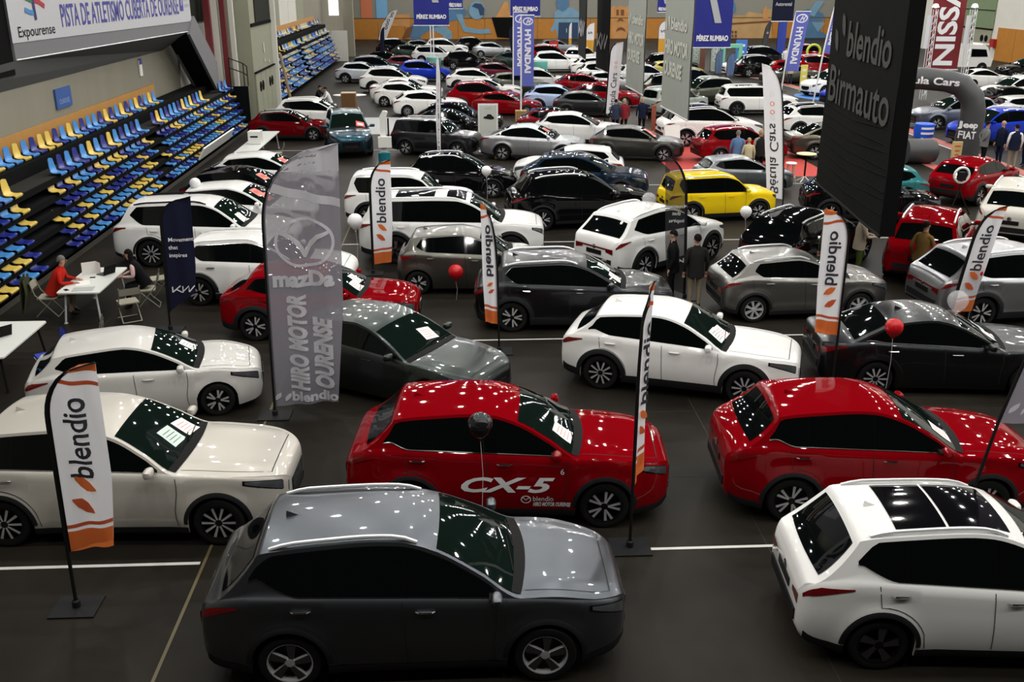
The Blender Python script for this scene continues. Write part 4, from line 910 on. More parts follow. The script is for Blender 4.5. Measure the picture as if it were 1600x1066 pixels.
DGR = mat('charcoal_print', (.05, .05, .06), .8, spec=.1); NAVYC = mat('navy_cloth', (.012, .014, .035), .8, spec=.1); BLUEP = cloth_mat('flag_violet_blue', (.13, .15, .50), .4); WPR = mat('white_print', (.82, .82, .84), .6)
def sheer(name, col, a):
    m = mat(name, col, .7, alpha=a); return m
GREYC = cloth_mat('sheer_grey_cloth', (.27, .26, .30), .4, .86); GREYP2 = cloth_mat('pale_grey_print', (.80, .80, .84), .4); SMOKE = sheer('smoky_mesh_cloth', (.018, .017, .02), .72)
class Flag:
    """sail in a vertical plane: s runs away from the pole, z upwards; wave bends it out of plane"""
    def __init__(s, name, label, x, y, ang, zb, zt, w, shape='feather', lean=(0, 0), amp=.025, nw=1.6, curl=.30, slant=.15, cloth=None, back=None, base=True, polew=.022, polem=None, hem=None, mirror=False):
        s.root = empty(name, label, 'flag', (x, y, 0)); s.ang = R(ang); s.zb, s.zt, s.w = zb, zt, w; s.shape = shape; s.lean = lean; s.amp = amp; s.nw = nw; s.curl = curl; s.slant = slant; s.mir = mirror
        s.e = (math.cos(s.ang), math.sin(s.ang)); s.n = (math.sin(s.ang), -math.cos(s.ang))
        pm = polem or M['black']
        pts = [s.P(s.left(z), z) for z in [zb+(zt-zb)*i/24 for i in range(25)]]; q0 = s.P(s.left(zb), zb); pts = [(s.lean[0]*0, s.lean[1]*0, .02), (q0[0]*.5, q0[1]*.5, zb*.5)]+pts if zb > .1 else [(0, 0, .02)]+pts
        obj('pole', MB().tube(pts, [polew]*(len(pts)-6)+[polew*(1-.1*k) for k in range(1, 7)], 6).mesh('pole', pm), s.root)
        rows = []; N = 44
        for i in range(N+1):
            t = i/N; r = []
            for j in range(13):
                u = j/12; z0 = zb+slant*u; z = z0+(zt-z0)*t; a = s.left(z); b = s.right(z); r.append(s.P(a+(b-a)*u, z))
            rows.append(r)
        m = MB().grid(rows); obj('sail', m.mesh('sail', cloth or CLOTHW, recalc=False), s.root)
        if hem:
            hm = MB().grid([[s.P(s.left(zb+(zt-zb)*i/30)+d, zb+(zt-zb)*i/30, o) for d, o in ((-.012, .004), (.045, .010))] for i in range(31)]); obj('pole_sleeve', hm.mesh('sleeve', hem, recalc=False), s.root)
        if base:
            b = MB().box((0, 0, .012), (.55, .45, .02)); b.lathe([(.05, .02), (.05, .10), (.03, .12)], 10); obj('base_plate', b.mesh('base', M['clad'], smooth=False), s.root)
    def left(s, z):
        if s.shape == 'rect': return 0.0
        t = (z-s.zb)/(s.zt-s.zb); v0 = 1-s.curl
        return 0.0 if t < v0 else s.w*(1-(1-((t-v0)/s.curl)**2.4)**.5) if (t-v0)/s.curl < 1 else s.w*.985
    def right(s, z):
        if s.shape == 'rect': return s.w
        t = (z-s.zb)/(s.zt-s.zb)
        if s.shape == 'drop': return s.w*(1-max(0, (t-.86)/.14)**3*.25)*(1-.35*(1-min(1, t/.35)))
        return s.w*(1-.12*(1-min(1, t/.4)))
    def P(s, a, z, off=0.0):
        t = (z-s.zb)/max(.1, s.zt-s.zb)
        wv = s.amp*math.sin(a/s.w*s.nw*2*math.pi+t*3.0)*min(1, max(0, a/s.w*2)) if s.w else 0
        wv += off; lx, ly = s.lean[0]*max(0, z)**1.3, s.lean[1]*max(0, z)**1.3
        return (s.e[0]*a+s.n[0]*wv+lx, s.e[1]*a+s.n[1]*wv+ly, z)
    def put(s, name, vf, a, z, k=1.0, rot=0, m=None, off=.022, both=False, ky=None, mirror=None):
        v, f = place2d(vf, 0, 0, k, rot, s.mir if mirror is None else mirror)
        if math.cos(s.ang) < -.2: off = -off
        v, f = refine2d(v, f, .07)
        mb = MB().add([s.P(a+p[0], z+p[1], off) for p in v], f)
        return obj(name, mb.mesh(name, m or WPR, smooth=False, recalc=False), s.root)
    def band(s, name, z0, z1, m, off=.006, tilt=0.0, u0=0, u1=1):
        off = off if math.cos(s.ang) > -.2 else -off
        rows = [[s.P(s.left(z)+(s.right(z)-s.left(z))*(u0+(u1-u0)*j/12), z, off) for j in range(13) for z in [min(s.zt, z0+(z1-z0)*i/4+tilt*(u0+(u1-u0)*j/12))]] for i in range(5)]
        obj(name, MB().grid(rows).mesh(name, m, recalc=False), s.root)
LEAF1 = [(-.5, -.42), (-.5, -.05), (-.28, .22), (.02, .40), (.12, .42), (.12, .05), (-.05, -.20), (-.32, -.38)]; LEAF2 = [(-p[0]+.12*0, -p[1]) for p in LEAF1]
def blendio(f, a, z0, L_, h, rot=90, k=.30, off=.024, dark=DGR, mir=None):
    """word running up the sail with the two-leaf mark below it"""
    f.put('lettering', text2d('blendio', h, .006, width=L_), a, z0+L_/2, 1, rot, dark, off, mirror=mir)
def leaves(f, a, z, k, rot=90, m1=ORG, m2=ORG2, off=.024):
    c, s_ = math.cos(R(rot)), math.sin(R(rot))
    f.put('leaf_mark', place2d(poly2d(LEAF1), -.30, .12), a, z, k, rot, m2, off); f.put('leaf_mark', place2d(poly2d(LEAF2), .30, -.05), a, z, k, rot, m1, off)
def blendio_flag(label, x, y, ang, zb, zt, w, **kw):
    mir = kw.get('mirror', False)
    f = Flag('feather_flag', label, x, y, ang, zb, zt, w, hem=M['black'], slant=kw.pop('slant', .16), **kw); h = zt-zb
    f.band('orange_hem', zb, zb+.11*h, ORG, .006, f.slant*.4); f.band('orange_stripe', zb+.125*h, zb+.145*h, ORG2, .006, f.slant*.5)
    f.band('top_corner', zb+.955*h, zb+1.0*h, ORG, .006); f.band('top_stripe', zb+.90*h, zb+.92*h, ORG2, .006, -.05)
    sg = 1
    blendio(f, w*.50, zb+.41*h, h*.42, w*.62, 90 if not mir else 90)
    leaves(f, w*.50, zb+.315*h, .30*w/.62, 90)
    return f
blendio_flag('white feather flag with orange hem at bottom left, its pole on a black plate', -4.82, 10.58, 2, .80, 3.22, .62, lean=(.012, 0), amp=.03)
blendio_flag('white feather flag with orange hem in front of the long white SUV', -2.37, 24.97, 0, .25, 2.95, .55, amp=.02, lean=(.004, 0))
blendio_flag('narrow white feather flag with backward lettering at the rear of the dark grey crossover', .68, 19.13, 180, .60, 3.10, .30, lean=(-.012, 0), mirror=False, curl=.62)
blendio_flag('white flag turned edge-on in front of the red SUV bonnet', 2.17, 11.6, 62, .92, 3.65, .45, lean=(.002, 0), curl=.5, slant=.3)
blendio_flag('white feather flag with backward lettering over the dark grey saloon', 6.72, 16.6, 180, 1.17, 3.5, .48, lean=(-.004, 0), mirror=False)
blendio_flag('white feather flag leaning right before the silver SUV at the right edge', 10.35, 19.75, 0, .46, 2.80, .50, lean=(.10, 0), curl=.34)
# big grey flag
f = Flag('feather_flag', 'tall translucent grey feather flag with winged emblem and HIRO MOTOR OURENSE', -3.37, 16.17, 3, .18, 4.75, 1.26, curl=.30, slant=.06, cloth=GREYC, hem=sheer('sheer_dark_hem', (.09, .09, .11), .9), amp=.05, nw=2.6, lean=(.015, 0))
f.band('top_field', 4.30, 4.75, GREYP2, .006); f.band('pale_stripe', 3.98, 4.12, GREYP2, .008, -.28)
E1 = ell2d(0, 0, .47, .40, .05, 36); f.put('emblem_ring', E1, .66, 3.12, 1, 0, GREYP2, .02)
for sx in (1, -1):
    f.put('emblem_wing', poly2d([(0, -.17), (sx*.08, -.02), (sx*.20, .10), (sx*.42, .17), (sx*.40, .10), (sx*.22, .02), (sx*.10, -.12), (sx*.02, -.30), (0, -.30)][::sx]), .66, 3.16, 1, 0, GREYP2, .022)
f.put('brand_word', text2d('mazDa', .36, .018, width=1.02), .62, 2.50, 1, 0, GREYP2, .02)
f.put('lettering', text2d('HIRO MOTOR', .42, .022, width=1.75, slant=.2), .48, 1.35, 1, 90, GREYP2, .02); f.put('lettering', text2d('OURENSE', .42, .022, width=1.32, slant=.2), .90, 1.15, 1, 90, GREYP2, .02)
f.put('lettering', text2d('blendio', .24, .01, width=.80), .72, .36, 1, 0, GREYP2, .02); leaves(f, .17, .36, .17, 0, GREYP2, GREYP2, .02)
# sliver of a second grey flag at the right edge
f = Flag('feather_flag', 'grey flag cut off by the right edge above the red bonnet', 6.55, 11.4, 0, 1.85, 4.6, 1.2, shape='rect', slant=-.1, cloth=GREYC, amp=.04, nw=2.2, lean=(.14, 0), base=True)
f.put('lettering', text2d('blendio', .20, .01, width=.70), .72, 2.03, 1, 0, GREYP2, .02); leaves(f, .2, 2.04, .17, 0, GREYP2, GREYP2, .02)
# dark feather flags with the angular word mark
KIA = [stroke2d([(-.5, -.14), (-.5, .14)], .055), stroke2d([(-.47, -.10), (-.14, .16)], .055), stroke2d([(-.34, .0), (-.10, -.16), (-.02, -.14)], .055), stroke2d([(-.04, -.14), (-.04, .14)], .055), stroke2d([(-.04, -.12), (.24, .15), (.24, -.12)], .055), stroke2d([(.24, -.14), (.5, .14)], .055)]
def kiamark(f, a, z, k, rot, m, off=.016, mir=False):
    for q in KIA: f.put('word_mark', q, a, z, k, rot, m, off, mirror=mir)
f = Flag('feather_flag', 'dark blue feather flag reading Movement that inspires beside the white crossover', -6.43, 20.82, 8, .41, 2.93, .64, cloth=NAVYC, hem=M['black'], slant=.42, amp=.02, lean=(.022, 0), curl=.22)
for i, w_ in enumerate(('Movement', 'that', 'inspires')): f.put('lettering', text2d(w_, .12, .002, align='LEFT'), .12, 2.02-.17*i, 1, 0, WPR)
kiamark(f, .36, .92, .46, 0, WPR)
f = Flag('feather_flag', 'dark see-through feather flag in front of the yellow SUV', 5.25, 22.5, 180, .10, 3.40, .50, cloth=SMOKE, hem=M['black'], slant=.2, amp=.02, lean=(-.03, 0), curl=.3)
for i, w_ in enumerate(('Movement', 'that', 'inspires')): f.put('lettering', text2d(w_, .12, .002), .24, 2.25-.17*i, 1, 0, GREYP2, .016, mirror=False)
kiamark(f, .26, .95, .40, 0, WPR)
# white flags of a dealer
def betula(label, x, y, ang, zb, zt, w, mir, **kw):
    f = Flag('feather_flag', label, x, y, ang, zb, zt, w, hem=NAVYC, slant=.1, shape='feather', curl=kw.pop('curl', .25), **kw); h = zt-zb
    f.put('lettering', text2d('Bétula Cars', w*.62, .004, width=h*.52), w*.5, zb+.31*h, 1, 90, DGR, .016, mirror=mir)
    for z, c in ((.66, M['pinkp']), (.72, M['pinkp']), (.62, GREYP2), (.79, GREYP2)): f.put('small_logo', text2d('o', w*.5), w*.55, zb+z*h, 1, 0, c, .016)
    return f
betula('white feather flag reading Bétula Cars beside the grey hanging banner', 7.16, 50.56, 0, .7, 4.2, .62, False, lean=(.03, 0), curl=.18)
betula('white feather flag with backward lettering in front of the tall white SUV', 10.56, 32.0, 180, .30, 4.66, .62, False, lean=(-.065, 0), curl=.3)
betula('thin white flag beside the dark grey boxy SUV', -.86, 40.2, 110, .42, 4.3, .55, False, lean=(.012, 0), curl=.3)
# tall blue banners on white poles
WST = mat('white_pole', (.8, .8, .8), .4)
def hy(label, x, y, zb, zt, w, lean=(0, 0), wood=False, ang=0):
    f = Flag('pole_banner', label, x, y, ang, zb, zt, w, shape='rect', slant=0, cloth=BLUEP, amp=.03, base=not wood, polem=WST, polew=.045, lean=lean); h = zt-zb
    f.put('emblem_ring', ell2d(0, 0, w*.36, w*.25, w*.08), w*.52, zt-w*.42); f.put('emblem_letter', text2d('H', w*.42, .012, slant=.45), w*.52, zt-w*.42)
    f.put('lettering', text2d('HYUNDAI', w*.62, .02, width=h*.62), w*.52, zt-w*.9-h*.33, 1, -90)
    obj('top_arm', MB().tube([f.P(0, zt+.02), f.P(w*1.02, zt+.02)], .03, 6).mesh('arm', WST), f.root)
    if wood:
        m = MB()
        for k in range(6): m.box((-.25+.1*k, 0, .28), (.088, .55, .56))
        obj('wooden_block', m.mesh('block', mat('slatted_wood', (.36, .20, .07), .6, vary=.2, vscale=6), smooth=False), f.root)
    return f
hy('tall blue banner on a white pole standing in a wooden block', 3.1, 53.2, 1.8, 5.3, .66, wood=True); hy('tall blue banner on the white pole behind the one in the wooden block', 3.28, 64.79, 1.26, 5.05, .88)
hy('tall blue banner reading HYUNDAI right of the blue hanging banner', 21.1, 66.5, 1.3, 5.0, .95, lean=(.06, 0)); hy('tall blue banner half hidden by the black hanging banner', 21.0, 59.9, 2.9, 5.6, .55, lean=(.075, 0))
# small far flags
def small(label, x, y, zb, zt, w, cloth, ang=0, lean=(0, 0), low=None, word=None, wm=DGR, curl=.3, shape='feather'):
    f = Flag('feather_flag', label, x, y, ang, zb, zt, w, cloth=cloth, slant=.05, lean=lean, curl=curl, shape=shape)
    if low: f.band('lower_field', zb, zb+.45*(zt-zb), low, .012)
    if word: f.put('word_mark', text2d(word, w*.7, .01), w*.5, zb+.68*(zt-zb), 1, 90, wm, .02)
    return f
YEL = mat('amber_cloth', (.68, .34, .03), .7); DKG = mat('dark_grey_cloth', (.05, .05, .055), .7); MINT = mat('mint_paint', (.16, .52, .36), .6); SAGE = mat('sage_cloth', (.33, .40, .34), .7); STEEL = mat('steel_blue_cloth', (.10, .16, .30), .7); RYB = mat('royal_blue_cloth', (.03, .06, .40), .7)
small('white and amber flag between the dark hanging banners', 11.54, 95.3, .29, 3.1, .75, CLOTHW, low=YEL, word='S'); small('white and amber flag behind the large grey hanging banner', 18.95, 98.9, .1, 3.1, .85, CLOTHW, low=YEL, word='S'); small('white and amber flag turned edge-on left of the dark hanging banners', 10.6, 101.8, .1, 2.85, .3, CLOTHW, low=YEL)
small('white feather flag, upper one in the far left corner', -9.3, 119.5, .9, 3.5, .95, CLOTHW, word='ooo', lean=(.25, 0), curl=.4); small('white feather flag, lower one in the far left corner', -9.3, 117.4, .3, 2.8, 1.0, CLOTHW, word='ooo', lean=(.22, 0), curl=.4)
small('thin dark blue flag at the far left by the maroon hatch', -6.7, 86.1, .26, 3.2, .32, NAVYC, lean=(.03, 0)); small('dark blue feather flag left of the tall blue banners', 4.6, 93.0, .2, 3.0, .8, NAVYC, lean=(-.1, 0), word='o', wm=WPR)
small('dark grey feather flag behind the large grey hanging banner', 16.6, 104, .2, 3.2, 1.1, DKG, lean=(.1, 0), word='ooo', wm=GREYP2); small('royal blue feather flag left of the HYUNDAI banner', 28.7, 93, .1, 4.0, .8, RYB, lean=(0, 0)); small('dark grey flag left of the royal blue feather flag', 27.3, 93.2, .1, 3.3, .5, DKG, lean=(.08, 0), word='o', wm=GREYP2)
small('sage green flag left of the brown post under the blue banner', 18.5, 81.9, .1, 1.9, .62, SAGE, word='OCO', wm=GREYP2, curl=.15); small('sage green flag right of the brown post under the blue banner', 19.7, 80.7, .1, 1.9, .7, SAGE, word='OCO', wm=GREYP2, curl=.15)
small('steel blue feather flag in front of the mint green portal', 19.6, 78.6, .05, 1.85, .55, STEEL, curl=.4); small('steel blue feather flag behind the white feather flag', 19.9, 76.3, .1, 1.8, .6, STEEL, curl=.4)
# ---------------------------------------------------------------- hanging banners
def hang(label, x0, y0, x1, y1, zb, zt, cloth, thick=.05, name='hanging_banner'):
    r = empty(name, label, 'banner'); dx, dy = x1-x0, y1-y0; l = math.hypot(dx, dy); nx, ny = dy/l, -dx/l
    P = lambda a, z, o=0.0: (x0+dx*a/l+nx*o, y0+dy*a/l+ny*o, z)
    m = MB(); rows = [[P(l*j/10, zb+(zt-zb)*i/8, .015*math.sin(i*1.7+j)) for j in range(11)] for i in range(9)]; m.grid(rows)
    if thick: m.grid([[P(l*j/10, zb+(zt-zb)*i/8, -thick) for j in range(11)] for i in range(9)])
    obj('banner_cloth', m.mesh('cloth', cloth, recalc=False), r)
    obj('bottom_bar', MB().tube([P(-.03, zb), P(l+.03, zb)], .035, 8).mesh('bar', M['rail'] if cloth is not BK else M['black']), r)
    for a in (.06*l, .94*l): obj('hanging_cable', MB().tube([P(a, zt), P(a, 14.0)], .012, 5).mesh('cable', M['black']), r)
    def put(nm, vf, a, z, mm, k=1.0, off=.03): return obj(nm, MB().add([P(a+p[0]*k, z+p[1]*k, off) for p in vf[0]], vf[1]).mesh(nm, mm, smooth=False, recalc=False), r)
    return r, P, put, l
GB = mat('pale_grey_banner', (.34, .36, .32), .75, vary=.05, vscale=2); CREAM = mat('cream_print', (.62, .63, .55), .7); BK = mat('black_banner', (.0085, .009, .008), .9, spec=.06, vary=.15, vscale=3); BKT = mat('dim_grey_print', (.085, .085, .08), .9, spec=.05); NB = mat('royal_blue_banner', (.006, .012, .22), .6); SILV = mat('silver_grey_print', (.42, .44, .45), .6)
r, P, put, l = hang('big black hanging banner reading blendio Birmauto at right', 9.42, 26.0, 8.80, 20.2, 2.07, 9.5, BK, 0)
put('lettering', text2d('blendio', 1.12, .02, width=3.5), 3.45, 5.85, BKT); put('lettering', text2d('Birmauto', 1.25, .012, width=5.1), 2.95, 4.72, BKT)
for q, o in ((LEAF1, -.26), (LEAF2, .26)): put('leaf_mark', place2d(poly2d(q), 0, 0, .62, 70), .95+o*.9, 5.95+o*.3, BKT)
m = MB(); rows = [[(x, y, z) for x, y in ((8.80, 20.2), (9.12, 20.15), (9.70, 26.0), (9.42, 26.0))] for z in (2.07, 9.5)]; m.grid(rows); m.add([(8.80, 20.2, 2.07), (9.12, 20.15, 2.07), (9.70, 26.0, 2.07), (9.42, 26.0, 2.07)], [(0, 1, 2, 3)])
obj('dark_side', m.mesh('side', BLK, smooth=False), r)
for k in range(9): obj('cloth_fold', MB().tube([P(.1, 2.5+k*.24, .0), P(l*.5, 2.42+k*.24, .01), P(l-.1, 2.5+k*.24+.1*(k % 2), .0)], .011, 5).mesh('fold', BK), r)
for lab, x0, y0, x1, y1, zb in (('nearer of two grey hanging banners reading blendio HIRO MOTOR OURENSE', 8.3, 42.0, 8.45, 37.6, 2.12), ('farther of two grey hanging banners reading blendio HIRO MOTOR OURENSE', 8.45, 52.3, 8.6, 48.2, 1.88)):
    r, P, put, l = hang(lab, x0, y0, x1, y1, zb, 9.2, GB)
    put('lettering', text2d('blendio', .62, .02, width=2.5), 2.45, zb+3.35, CREAM); put('lettering', text2d('HIRO MOTOR', .74, .03, width=3.7), 2.15, zb+2.45, CREAM); put('lettering', text2d('OURENSE', .74, .03, width=2.9), 1.75, zb+1.62, CREAM)
    for q, o in ((LEAF1, -.2), (LEAF2, .2)): put('leaf_mark', place2d(poly2d(q), 0, 0, .45, 70), .6+o, zb+3.35, CREAM)
DKB = mat('charcoal_banner', (.03, .031, .031), .85, spec=.1)
for lab, x0, y0, x1, y1, zb in (('charcoal hanging banner with white angular letters, the right one', 8.67, 66.0, 8.95, 62.4, 1.62), ('charcoal hanging banner with white angular letters, the left one', 7.5, 66.0, 7.48, 62.0, 2.42)):
    r, P, put, l = hang(lab, x0, y0, x1, y1, zb, 9.2, DKB)
    for q in KIA: put('word_mark', q, l*.5, zb+1.75, WPR, 2.9)
def perez(lab, x0, x1, y, zb, stand=None, h=5.2, short=False):
    r, P, put, l = hang(lab, x0, y, x1, y, zb, zb+h, NB)
    put('lettering', text2d('PÉREZ RUMBAO', .42, .02, width=l*.84), l*.5, zb+.24*l, WPR, 1, .05)
    put('slash_mark', poly2d([(l*.54, zb+.62*l), (l*.72, zb+.62*l), (l*.48, zb+1.45*l), (l*.30, zb+1.45*l)]), 0, 0, SILV, 1, .05)
    if stand:
        for k in (.46, .54): obj('stand_pole', MB().tube([P(l*k, .6, .0), P(l*k, zb, .0)], .05, 6).mesh('sp', WST), r)
        obj('drum_base', MB().lathe([(.001, .95), (.58, .95), (.6, .90), (.6, .05), (.58, 0), (.001, 0)], 24, c=(stand, y, 0)).mesh('drum', mat('teal_drum', (.10, .36, .32), .5)), r)  # drum is the ballast of the banner stand, not a lamp
    return r
perez('leftmost royal blue banner reading PÉREZ RUMBAO, its poles above a green drum', -3.72, -.90, 84.0, 3.4, -2.2); perez('royal blue banner reading PÉREZ RUMBAO behind the two tall blue banners', 3.82, 6.08, 79.6, 4.25, 6.1)
perez('large royal blue hanging banner right of the nearer grey hanging banner', 14.0, 16.3, 62.0, 3.1); perez('small royal blue banner half behind the first blue one at far left', -1.1, .25, 96.0, 4.3); perez('small royal blue banner above the grey hanging banners', 21.2, 22.6, 112.0, 3.4)
r, P, put, l = hang('navy hanging banner with faint lettering above the blue feather flag', 26.4, 87.6, 28.25, 87.6, 3.5, 8, NAVYC); put('lettering', text2d('Autorental', .4, .01, width=1.4), l*.5, 4.9, SILV)
RB = mat('dark_red_banner', (.17, .006, .010), .7)
r, P, put, l = hang('dark red hanging banner reading NISSAN sideways', 28.62, 62.3, 30.55, 62.0, 1.75, 8.2, RB, .05)
put('lettering', place2d(text2d('NISSAN', 1.55, .045, width=6.0), 0, 0, 1, 90), l*.52, 5.0, WPR)
for i, x in enumerate((28.45, 30.85)):
    t = empty('light_truss', 'silver truss post with a bright lamp, %s of the red hanging banner' % ('left' if i == 0 else 'right'), 'truss', (x, 61.6, 0)); m = []
    for a, b in ((-.14, -.14), (.14, -.14), (.14, .14), (-.14, .14)): obj('truss_chord', MB().tube([(a, b, 0), (a, b, 5.3)], .025, 5).mesh('tc', M['rail']), t)
    mm = MB()
    for k in range(12):
        z = .2+k*.42; mm.tube([(-.14, -.14, z), (.14, -.14, z+.38)], .014, 4); mm.tube([(.14, -.14, z), (.14, .14, z+.38)], .014, 4)
    o = obj('truss_lattice', mm.mesh('tl', M['rail']), t); o['kind'] = 'stuff'
    obj('spot_lamp', MB().lathe([(.001, 5.62), (.12, 5.6), (.2, 5.42), (.001, 5.38)], 14, c=(0, -.05, 0)).mesh('sl', mat('lamp_white', (1, 1, 1), .5, emit=(1, 1, 1), es=3.0)), t)
    obj('side_banner', MB().box((-.30, -.1, 4.0), (.26, .03, 1.9)).mesh('sb', CLOTHW, smooth=False), t)
# ---------------------------------------------------------------- people
SKIN = mat('skin', (.46, .26, .18), .55); HAIRD = mat('dark_hair', (.008, .006, .005), .8, spec=.08); HAIRG = mat('grey_hair', (.16, .15, .14), .8, spec=.1); HAIRB = mat('blond_hair', (.36, .24, .11), .6); EYE = mat('eye_dark', (.01, .01, .01), .3); LIP = mat('lips', (.34, .12, .10), .5)
def cl(n, c): return mat('cloth_'+n, c, .9, spec=.08, bump=.15, bscale=40)
def person(label, x, y, rz, top, bottom, hair=HAIRD, pose='stand', arms=None, h=1.0, shoe=None, group=None, hairlen=0, cap=False, vest=None, seat_z=.46, lean=.16, jacket=True):
    r = empty('person', label, 'person', (x, y, 0), R(rz)); r.scale = (h,)*3
    shoe = shoe or EYE
    if pose == 'sit':
        pel = (0, 0, seat_z+.11); ch = (lean, 0, seat_z+.56); nk = (lean+.04, 0, seat_z+.68); hd = (lean+.10, 0, seat_z+.80)
        hips = [(.0, s*.10, seat_z+.08) for s in (1, -1)]; kn = [(.42, s*.13, seat_z+.06) for s in (1, -1)]; an = [(.36, s*.12, .09) for s in (1, -1)]; sh = [(lean+.02, s*.19, seat_z+.58) for s in (1, -1)]
        ar = arms or [((lean+.16, s*.25, seat_z+.36), (lean+.40, s*.14, seat_z+.33)) for s in (1, -1)]
    else:
        pel = (0, 0, .93); ch = (.02, 0, 1.36); nk = (.03, 0, 1.50); hd = (.055, 0, 1.63); hips = [(0, s*.095, .90) for s in (1, -1)]; sh = [(.015, s*.195, 1.415) for s in (1, -1)]
        st = .30 if pose == 'walk' else .03
        kn = [(.04+st*.45, .10, .50), (.03-st*.15, -.10, .50)]; an = [(st*.75, .10, .09), (-st*.95, -.10, .12)]
        ar = arms or ([((-.10, .26, 1.13), (.02, .27, .90)), ((.08, -.26, 1.13), (.24, -.24, .98))] if pose == 'walk' else [((-.02, s*.26, 1.13), (.07, s*.26, .88)) for s in (1, -1)])
    V = []; E = []; RAD = []; B = []
    def v(p, rad): V.append(p); RAD.append(rad); return len(V)-1
    def e(a, b, k): E.append((a, b)); B.append((Vector(V[a]), Vector(V[b]), k))
    P0 = v(pel, .145); mid = v(tuple((pel[i]*.5+ch[i]*.5) for i in range(3)), .125); C0 = v(ch, .135); N0 = v(nk, .055); H0 = v((hd[0]-.015, 0, hd[2]-.05), .062); H1 = v((hd[0]-.01, 0, hd[2]+.035), .088); H2 = v((hd[0]-.025, 0, hd[2]+.09), .06)
    e(P0, mid, 't'); e(mid, C0, 't'); e(C0, N0, 't'); e(N0, H0, 's'); e(H0, H1, 's'); e(H1, H2, 's')
    for i, s in enumerate((1, -1)):
        a = v(sh[i], .066); el, wr = ar[i]; b = v(el, .050); c = v(wr, .036); e(C0, a, 't'); e(a, b, 't'); e(b, c, 't')
        d = Vector(wr)-Vector(el); d.normalize(); pm = v(tuple(Vector(wr)+d*.055), .030); e(c, pm, 's')
        side = Vector((0, 0, 1)).cross(d); side = side.normalized() if side.length > .1 else Vector((1, 0, 0)); dn = d.cross(side).normalized()
        if dn.z > 0: dn = -dn
        for k, L_ in ((-1.5, .062), (-.5, .072), (.5, .070), (1.5, .055)):
            f0 = Vector(V[pm])+d*.035+side*(.016*k); f1 = f0+d*L_*.55+dn*.012; f2 = f1+d*L_*.4+dn*.026
            q0 = v(tuple(f0), .010); q1 = v(tuple(f1), .0085); q2 = v(tuple(f2), .007); e(pm, q0, 's'); e(q0, q1, 's'); e(q1, q2, 's')
        t0 = Vector(wr)+d*.03+side*(-.03*s); t1 = t0+d*.035-side*(.018*s)+dn*.01; q0 = v(tuple(t0), .011); q1 = v(tuple(t1), .008); e(c, q0, 's'); e(q0, q1, 's')
        hp = v(hips[i], .105); k_ = v(kn[i], .066); an_ = v(an[i], .046); to = v((an[i][0]+.15, an[i][1]*1.12, .045), .042); he = v((an[i][0]-.05, an[i][1], .05), .04)
        e(P0, hp, 'b'); e(hp, k_, 'b'); e(k_, an_, 'b'); e(an_, to, 'f'); e(an_, he, 'f')
    me = bpy.data.meshes.new('sk'); me.from_pydata(V, E, []); o = bpy.data.objects.new('sk', me); COL.objects.link(o)
    m1 = o.modifiers.new('skin', 'SKIN'); m1.use_smooth_shade = True; m1.branch_smoothing = .6
    for i, q in enumerate(me.skin_vertices[0].data): q.radius = (RAD[i], RAD[i]); q.use_root = (i == 0)
    m2 = o.modifiers.new('sub', 'SUBSURF'); m2.levels = 1; m2.render_levels = 1
    dg = bpy.context.evaluated_depsgraph_get(); ev = bpy.data.meshes.new_from_object(o.evaluated_get(dg)); bpy.data.objects.remove(o)
    ms = dict(t=top, s=SKIN, b=bottom, f=shoe); ks = 'tsbf'
    ev.materials.clear()
    for k in ks: ev.materials.append(ms[k])
    for p in ev.polygons:
        c = p.center; best = None
        for a, b, k in B:
            ab = b-a; t = max(0, min(1, (c-a).dot(ab)/max(1e-9, ab.length_squared))); dd = (a+ab*t-c).length
            if best is None or dd < best[0]: best = (dd, k)
        p.material_index = ks.index(best[1]); p.use_smooth = True
    ev.name = 'body'; obj('body', ev, r)
    # coat over the trunk
    if jacket:
        ax = Vector(ch)-Vector(pel); ln = ax.length; ax.normalize(); sd = Vector((0, 1, 0)); fr = sd.cross(ax).normalized(); mb = MB(); rows = []
        lv = [(-.16 if pose != 'sit' else -.05, .150, .195), (-.02, .150, .19), (.16, .138, .175), (.34, .142, .20), (ln-.02, .125, .205), (ln+.07, .095, .17), (ln+.12, .062, .075)]
        for (t, a, b) in lv: rows.append([tuple(Vector(pel)+ax*t+fr*(a*math.cos(2*math.pi*j/18))+sd*(b*math.sin(2*math.pi*j/18))) for j in range(18)])
        mb.grid(rows, 0, close=True); obj('jacket', mb.mesh('jacket', vest or top), r)
        rows = [[tuple(Vector(nk)+Vector((.07*rr*math.cos(2*math.pi*j/14)-.005, .07*rr*math.sin(2*math.pi*j/14), z))) for j in range(14)] for rr, z in ((1.1, -.035), (1.0, .01), (.92, .015))]
        obj('collar', MB().grid(rows, 0, close=True).mesh('collar', vest or top), r)
    # hair, face
    hx, hz = hd[0], hd[2]; mb = MB(); rows = []
    for i in range(7):
        t = math.pi*.5*i/6; rows.append([(hx-.022+(.098*math.cos(2*math.pi*j/16)*math.sin(t+.02)+(-.012 if math.cos(2*math.pi*j/16) < 0 else -.014)), .088*math.sin(2*math.pi*j/16)*math.sin(t+.02), hz+.045+.098*math.cos(t)-(.06*max(0, -math.cos(2*math.pi*j/16))*(i/6)**2 if i else 0)) for j in range(16)])
    mb.grid(rows, 0, close=True)
